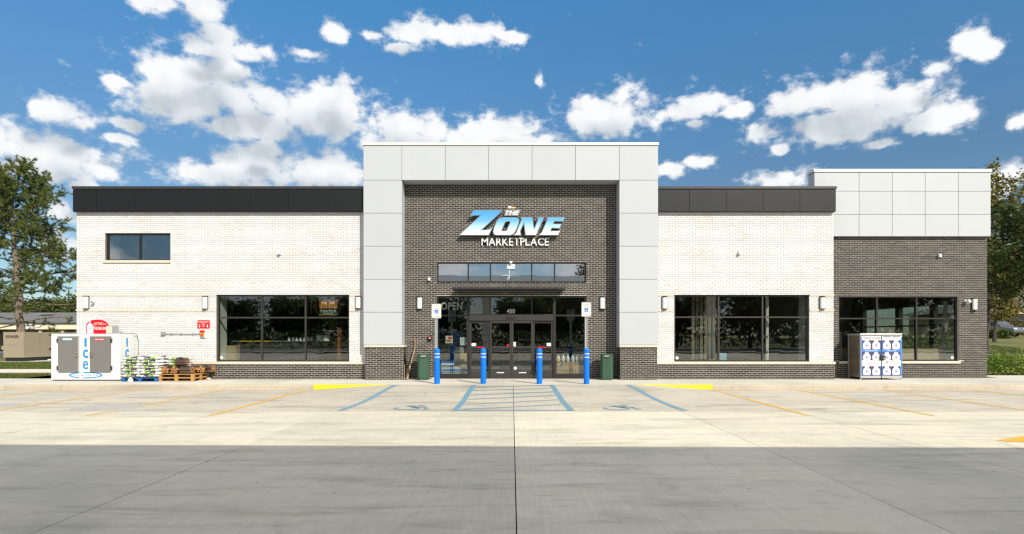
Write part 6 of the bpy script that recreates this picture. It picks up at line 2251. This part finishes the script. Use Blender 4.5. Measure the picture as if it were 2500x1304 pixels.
def pine(label, loc, height, spread, lean, seed):
    g = np.random.default_rng(seed)
    tubes, tips = [], []
    n = 12
    tr = [Vector((lean * (i / n) + g.normal(0, .05) * (i > 0), g.normal(0, .05) * (i > 0), height * i / n)) for i in range(n + 1)]
    tubes.append((tr, [.27 * (1 - .9 * i / n) + .02 for i in range(n + 1)]))
    tufts = []
    for k in range(48):
        f = .13 + .86 * (k / 48) ** .9
        i = min(int(f * n), n - 1); p = tr[i].lerp(tr[i + 1], f * n - i)
        az = k * 2.4 + g.uniform(-.5, .5)
        L = spread * (1.08 - .72 * max(0, (f - .30)) / .70 ) * g.uniform(.72, 1.05)
        if f < .30: L *= .95
        rise = (-.02 if f < .35 else .10 + .5 * (f - .35)) + g.normal(0, .05)
        m = 7
        pts = [p]
        for q in range(1, m + 1):
            h = q / m
            pts.append(p + Vector((math.cos(az + .1 * math.sin(3 * h + k)) * L * h, math.sin(az + .1 * math.sin(3 * h + k)) * L * h, L * (rise * h + .10 * h ** 3) + g.normal(0, .05))))
        r = .075 * (1 - .6 * f)
        tubes.append((pts, [r * (1 - .85 * q / m) for q in range(m + 1)]))
        dens = .12 if f < .33 else 1.0                       # lower limbs nearly bare
        for q in range(2, m + 1):
            nn = int((7 if q > 3 else 4) * dens + g.uniform(0, 1))
            for _ in range(nn):
                d = Vector((math.cos(az), math.sin(az), .35)) * .6 + Vector(g.normal(0, .8, 3))
                d.normalize(); l2 = g.uniform(.35, .95) * (1.15 - .3 * f)
                e = pts[q] + d * l2
                tubes.append(([pts[q], e], [r * .3, .008]))
                tufts += [(e, d), (pts[q].lerp(e, .62), d)]
                for _ in range(2):
                    d2 = (d + Vector(g.normal(0, .6, 3))).normalized()
                    tufts.append((e + d2 * g.uniform(.12, .3), d2))
        tufts.append((pts[-1], Vector((math.cos(az), math.sin(az), .4))))
    # needles: long thin triangles sprayed forward round each shoot
    T = np.array([tuple(a) for a, _ in tufts]); D = np.array([tuple(b) for _, b in tufts])
    per = 30
    N = len(T) * per
    c = np.repeat(T, per, 0); d = np.repeat(D, per, 0)
    v = g.normal(0, 1, (N, 3)); v /= np.linalg.norm(v, axis=1)[:, None]
    dirn = d * .55 + v; dirn /= np.linalg.norm(dirn, axis=1)[:, None]
    s = np.cross(dirn, g.normal(0, 1, (N, 3))); s /= np.linalg.norm(s, axis=1)[:, None]
    base = c + d * g.uniform(-.12, .10, (N, 1))
    ln = g.uniform(.13, .24, (N, 1))
    vv = np.stack([base - s * .016, base + s * .016, base + dirn * ln], 1).reshape(-1, 3)
    return tree_obj('pine_tree', label, loc, tubes, vv, np.arange(3 * N).reshape(-1, 3), 'trunk_bark', 'pine_needles', seg=8)


pine('tall pine with bare lower limbs behind the generator', (X(54, 41), 41.0, 0.05), 13.2, 4.9, -0.85, 5)


def broadleaf(name, label, loc, height, spread, mat, seed, crown_lo=.25, leaf=.10, per=16, nl=22, r0=.2, bark='dark_bark', sub=4, lean=(0, 0), group=None, spr=.22, up=.5):
    g = np.random.default_rng(seed)
    tubes, tips = grow(g, (0, 0, 0), height, r0, crown_lo, spread, nl, lean, 0, sub, up)
    v, f = leaf_cloud(tips, leaf, per, spr, g)
    return tree_obj(name, label, loc, tubes, v, f, bark, mat, group)


broadleaf('yellowing_tree', 'tall thin tree with sparse olive leaves behind the right corner', (X(2408, 36), 36.0, hill(X(2408, 36), 36)), 9.6, 2.5, 'olive_leaves', 21, .22, .10, 8, 22, .15, sub=4, lean=(.5, 0), spr=.15, up=.9)
broadleaf('autumn_tree', 'small tree with golden yellow leaves in front of the house', (X(2428, 47), 47.0, hill(X(2428, 47), 47)), 7.2, 2.6, 'autumn_leaves', 22, .28, .11, 8, 18, .13, sub=4, spr=.25)
broadleaf('dark_tree', 'dark green tree leaning in at the right edge', (X(2535, 30), 30.0, hill(X(2535, 30), 30)), 7.6, 2.7, 'green_leaves', 23, .42, .11, 10, 18, .14, sub=5, spr=.17)
# wood and conifers behind the strip mall
k = 0
tm = broadleaf('far_tree', 'round dark tree behind the shop row, leftmost', (X(-20, 84), 84.0, 0), 4.9, 4.2, 'green_leaves', 31, .15, .24, 9, 22, .25, group='trees behind the shop row', spr=.45)
LB = ['round dark tree behind the shop row, second from the left', 'round dark tree behind the shop row, just right of the pine trunk', 'low dark tree behind the shop row roof vent', 'round dark tree at the corner of the cream wall']
for (px, Yt, sc_, lb) in ((40, 86, .96, LB[0]), (88, 84, .9, LB[1]), (118, 82, .97, LB[2]), (186, 86, .93, LB[3])):
    c = copy_tree(tm); c.location = (X(px, Yt), Yt, 0); c.scale = (sc_, sc_, sc_); c.rotation_euler = (0, 0, px); c['label'] = lb


def conifer(label, loc, h, seed):
    g = np.random.default_rng(seed)
    P = []
    tubes = [([Vector((0, 0, 0)), Vector((0, 0, h * .5)), Vector((0, 0, h))], [.16, .1, .02])]
    for k in range(60):
        f = .12 + .88 * k / 60
        az = k * 2.4; L = (1 - f) * h * .32 + .1
        e = Vector((math.cos(az) * L, math.sin(az) * L, h * f - L * .25))
        s_ = Vector((0, 0, h * f)); tubes.append(([s_, e], [.03, .008]))
        for q in (.35, .6, .8, 1.0): P.append(tuple(s_.lerp(e, q)))
    v, f = leaf_cloud(np.array(P), .15, 9, .16, g, .3)
    return tree_obj('spruce_tree', label, loc, tubes, v, f, 'dark_bark', 'green_leaves', 'trees behind the shop row')


conifer('pointed spruce behind the shop row, near the cream wall', (X(161, 78), 78.0, 0), 5.0, 41)
conifer('smaller pointed spruce right at the edge of the cream wall', (X(176, 80), 80.0, 0), 4.4, 42)


def hedge(label, x0, x1, y0, y1, z0, h, n, mat, leaf, seed):
    g = np.random.default_rng(seed)
    p = np.stack([g.uniform(x0, x1, n), g.uniform(y0, y1, n), z0 + h * g.uniform(.02, 1, n) ** .7], 1)
    p[:, 2] += .07 * np.sin(p[:, 0] * 5) + .05 * np.sin(p[:, 0] * 11 + 1)
    v, f = leaf_cloud(p, leaf, 1, .05, g, .8)
    o = thing('hedge', label, 'hedge', (0, 0, 0))
    np_mesh('leaves', v, f, mat, o)
    q = MB()
    for k in range(int((x1 - x0) * 4)):
        x_ = x0 + (x1 - x0) * k / ((x1 - x0) * 4); q.tube([(x_, (y0 + y1) / 2, z0), (x_ + g.uniform(-.1, .1), (y0 + y1) / 2 + g.uniform(-.2, .2), z0 + h * .85)], [.018, .006], 'dark_bark', 4)
    q.build('stems', o)['kind'] = 'stuff'


hedge('clipped sunlit green hedge at the right end of the shop', 18.9, 27, 23.3, 24.5, .02, .80, 15000, 'hedge_leaves', .045, 51)
hedge('dark clipped hedge below the house windows', X(2446, 56), X(2446, 56) + 14, 56.2, 57.2, 1.70, 1.45, 5000, 'green_leaves', .09, 52)
hedge('low shrubs in front of the parked car', X(2404, 52), X(2446, 52), 51.0, 52.0, 1.25, .9, 3000, 'green_leaves', .08, 53)
g = np.random.default_rng(61)
p = np.stack([g.uniform(18.8, 26, 900), g.uniform(22.75, 23.5, 900), np.full(900, .015)], 1)
v, f = leaf_cloud(p, .03, 1, .005, g, .1)
tag(np_mesh('fallen_leaves', v, f, 'fallen_leaves'), 'orange fallen leaves along the foot of the hedge', 'leaves', kind='stuff')

# --- overhead wires on the right
for (pya, pyb, r, lab) in ((437, 444, .02, 'topmost thin overhead wire'), (444, 440, .02, 'second thin overhead wire'), (450, 448, .018, 'third thin overhead wire'), (634, 632, .03, 'thick overhead cable, upper of the lower three'), (644, 641, .045, 'thick overhead cable, middle of the lower three'), (654, 652, .035, 'thick overhead cable, lowest of all')):
    Yw = 48.0
    pts = []
    for i in range(13):
        f = i / 12
        x_ = X(2100, Yw) + 45 * f
        z_ = Z(pya + (2460 - 2420) * 0, Yw) + (2.2 * f - .9 if pya < 500 else .6 * f) * 1.0 - 1.1 * math.sin(math.pi * f) * .3
        pts.append((x_, Yw + 6 * f, z_))
    q = MB(); q.tube(pts, r, 'wire_black', 5)
    tag(q.build('overhead_wire', o=pts[0]), lab + ' at the right edge', 'wire', 'overhead wires')

# ================================================================== BEHIND THE CAMERA (seen in the glass, casts the forecourt shadow)
FO = (3.0, -2.0, -0.05)
fc = thing('fuel_canopy', 'flat fuel station canopy whose shadow crosses the forecourt', 'canopy', FO)
fc.rotation_euler = (0, 0, R(-0.9))
FRONT = 1.85 - FO[1]
q = MB(); q.box(-17, 17, FRONT - 5.6, FRONT, 4.95, 5.9, 'canopy_white'); q.build('roof', fc, bevel=0.02)
q = MB(); q.box(-17.01, 17.01, FRONT - 5.61, FRONT + .01, 5.25, 5.45, 'isa_blue'); q.build('stripe', fc)
for xx in (-13.5, -5.0, 3.5, 12.0):
    q = MB(); q.box(xx - .25, xx + .25, FRONT - 3.9, FRONT - 3.4, 0.0, 4.949, 'canopy_white'); q.build('column', fc)
def pump(x, label):
    s = thing('fuel_pump', label, 'fuel pump', (x, -2.9, -.05), group='fuel pumps under the canopy')
    q = MB(); q.box(-.5, .5, -.35, .35, 0.0, .16, 'kerb_concrete'); q.build('island', s)
    q = MB(); q.box(-.42, .42, -.25, .25, .161, 1.5, 'grey_plastic'); q.build('cabinet', s, bevel=.02)
    q = MB(); q.box(-.46, .46, -.28, .28, 1.501, 2.15, 'isa_blue'); q.build('head', s, bevel=.03)
    for sy in (-1, 1):
        q = MB(); q.box(-.2, .2, sy * .282 - .01, sy * .282 + .01, 1.6, 1.9, 'dark_window'); q.build('screen', s)
for x_, lb in ((-7.6, 'grey and blue fuel pump left of the camera'), (9.5, 'grey and blue fuel pump right of the camera')): pump(x_, lb)
rt = broadleaf('street_tree', 'broad street tree across the road behind the camera', (14, -40, -.1), 11.0, 5.2, 'olive_leaves', 71, .2, .22, 10, 24, .26, group='street trees across the road', spr=.5)
rt2 = broadleaf('street_tree', 'broad street tree across the road behind the camera', (-24, -52, -.1), 6.0, 4.6, 'green_leaves', 72, .2, .24, 10, 24, .26, group='street trees across the road', spr=.5)
for (src, x_, y_, s_) in ((rt, 24, -42, 1.1), (rt, 33, -38, 1.0), (rt, 42, -44, 1.15), (rt2, -36, -56, 1.0), (rt2, -47, -54, .95), (rt2, -12, -50, .95), (rt2, 2, -48, .9), (rt, 54, -46, 1.0), (rt2, -60, -58, 1.05), (rt2, 8, -58, 1.1), (rt, 66, -50, 1.1)):
    c = copy_tree(src); c.location = (x_, y_, -.1); c.scale = (s_, s_, s_); c.rotation_euler = (0, 0, x_)

hedge('long dark hedge across the road behind the camera', -75, 85, -37.5, -36, -.1, 2.3, 9000, 'green_leaves', .22, 81)
hedge('second taller hedge beyond the street trees behind the camera', -110, 120, -66, -63, -.1, 5.0, 9000, 'green_leaves', .5, 82)
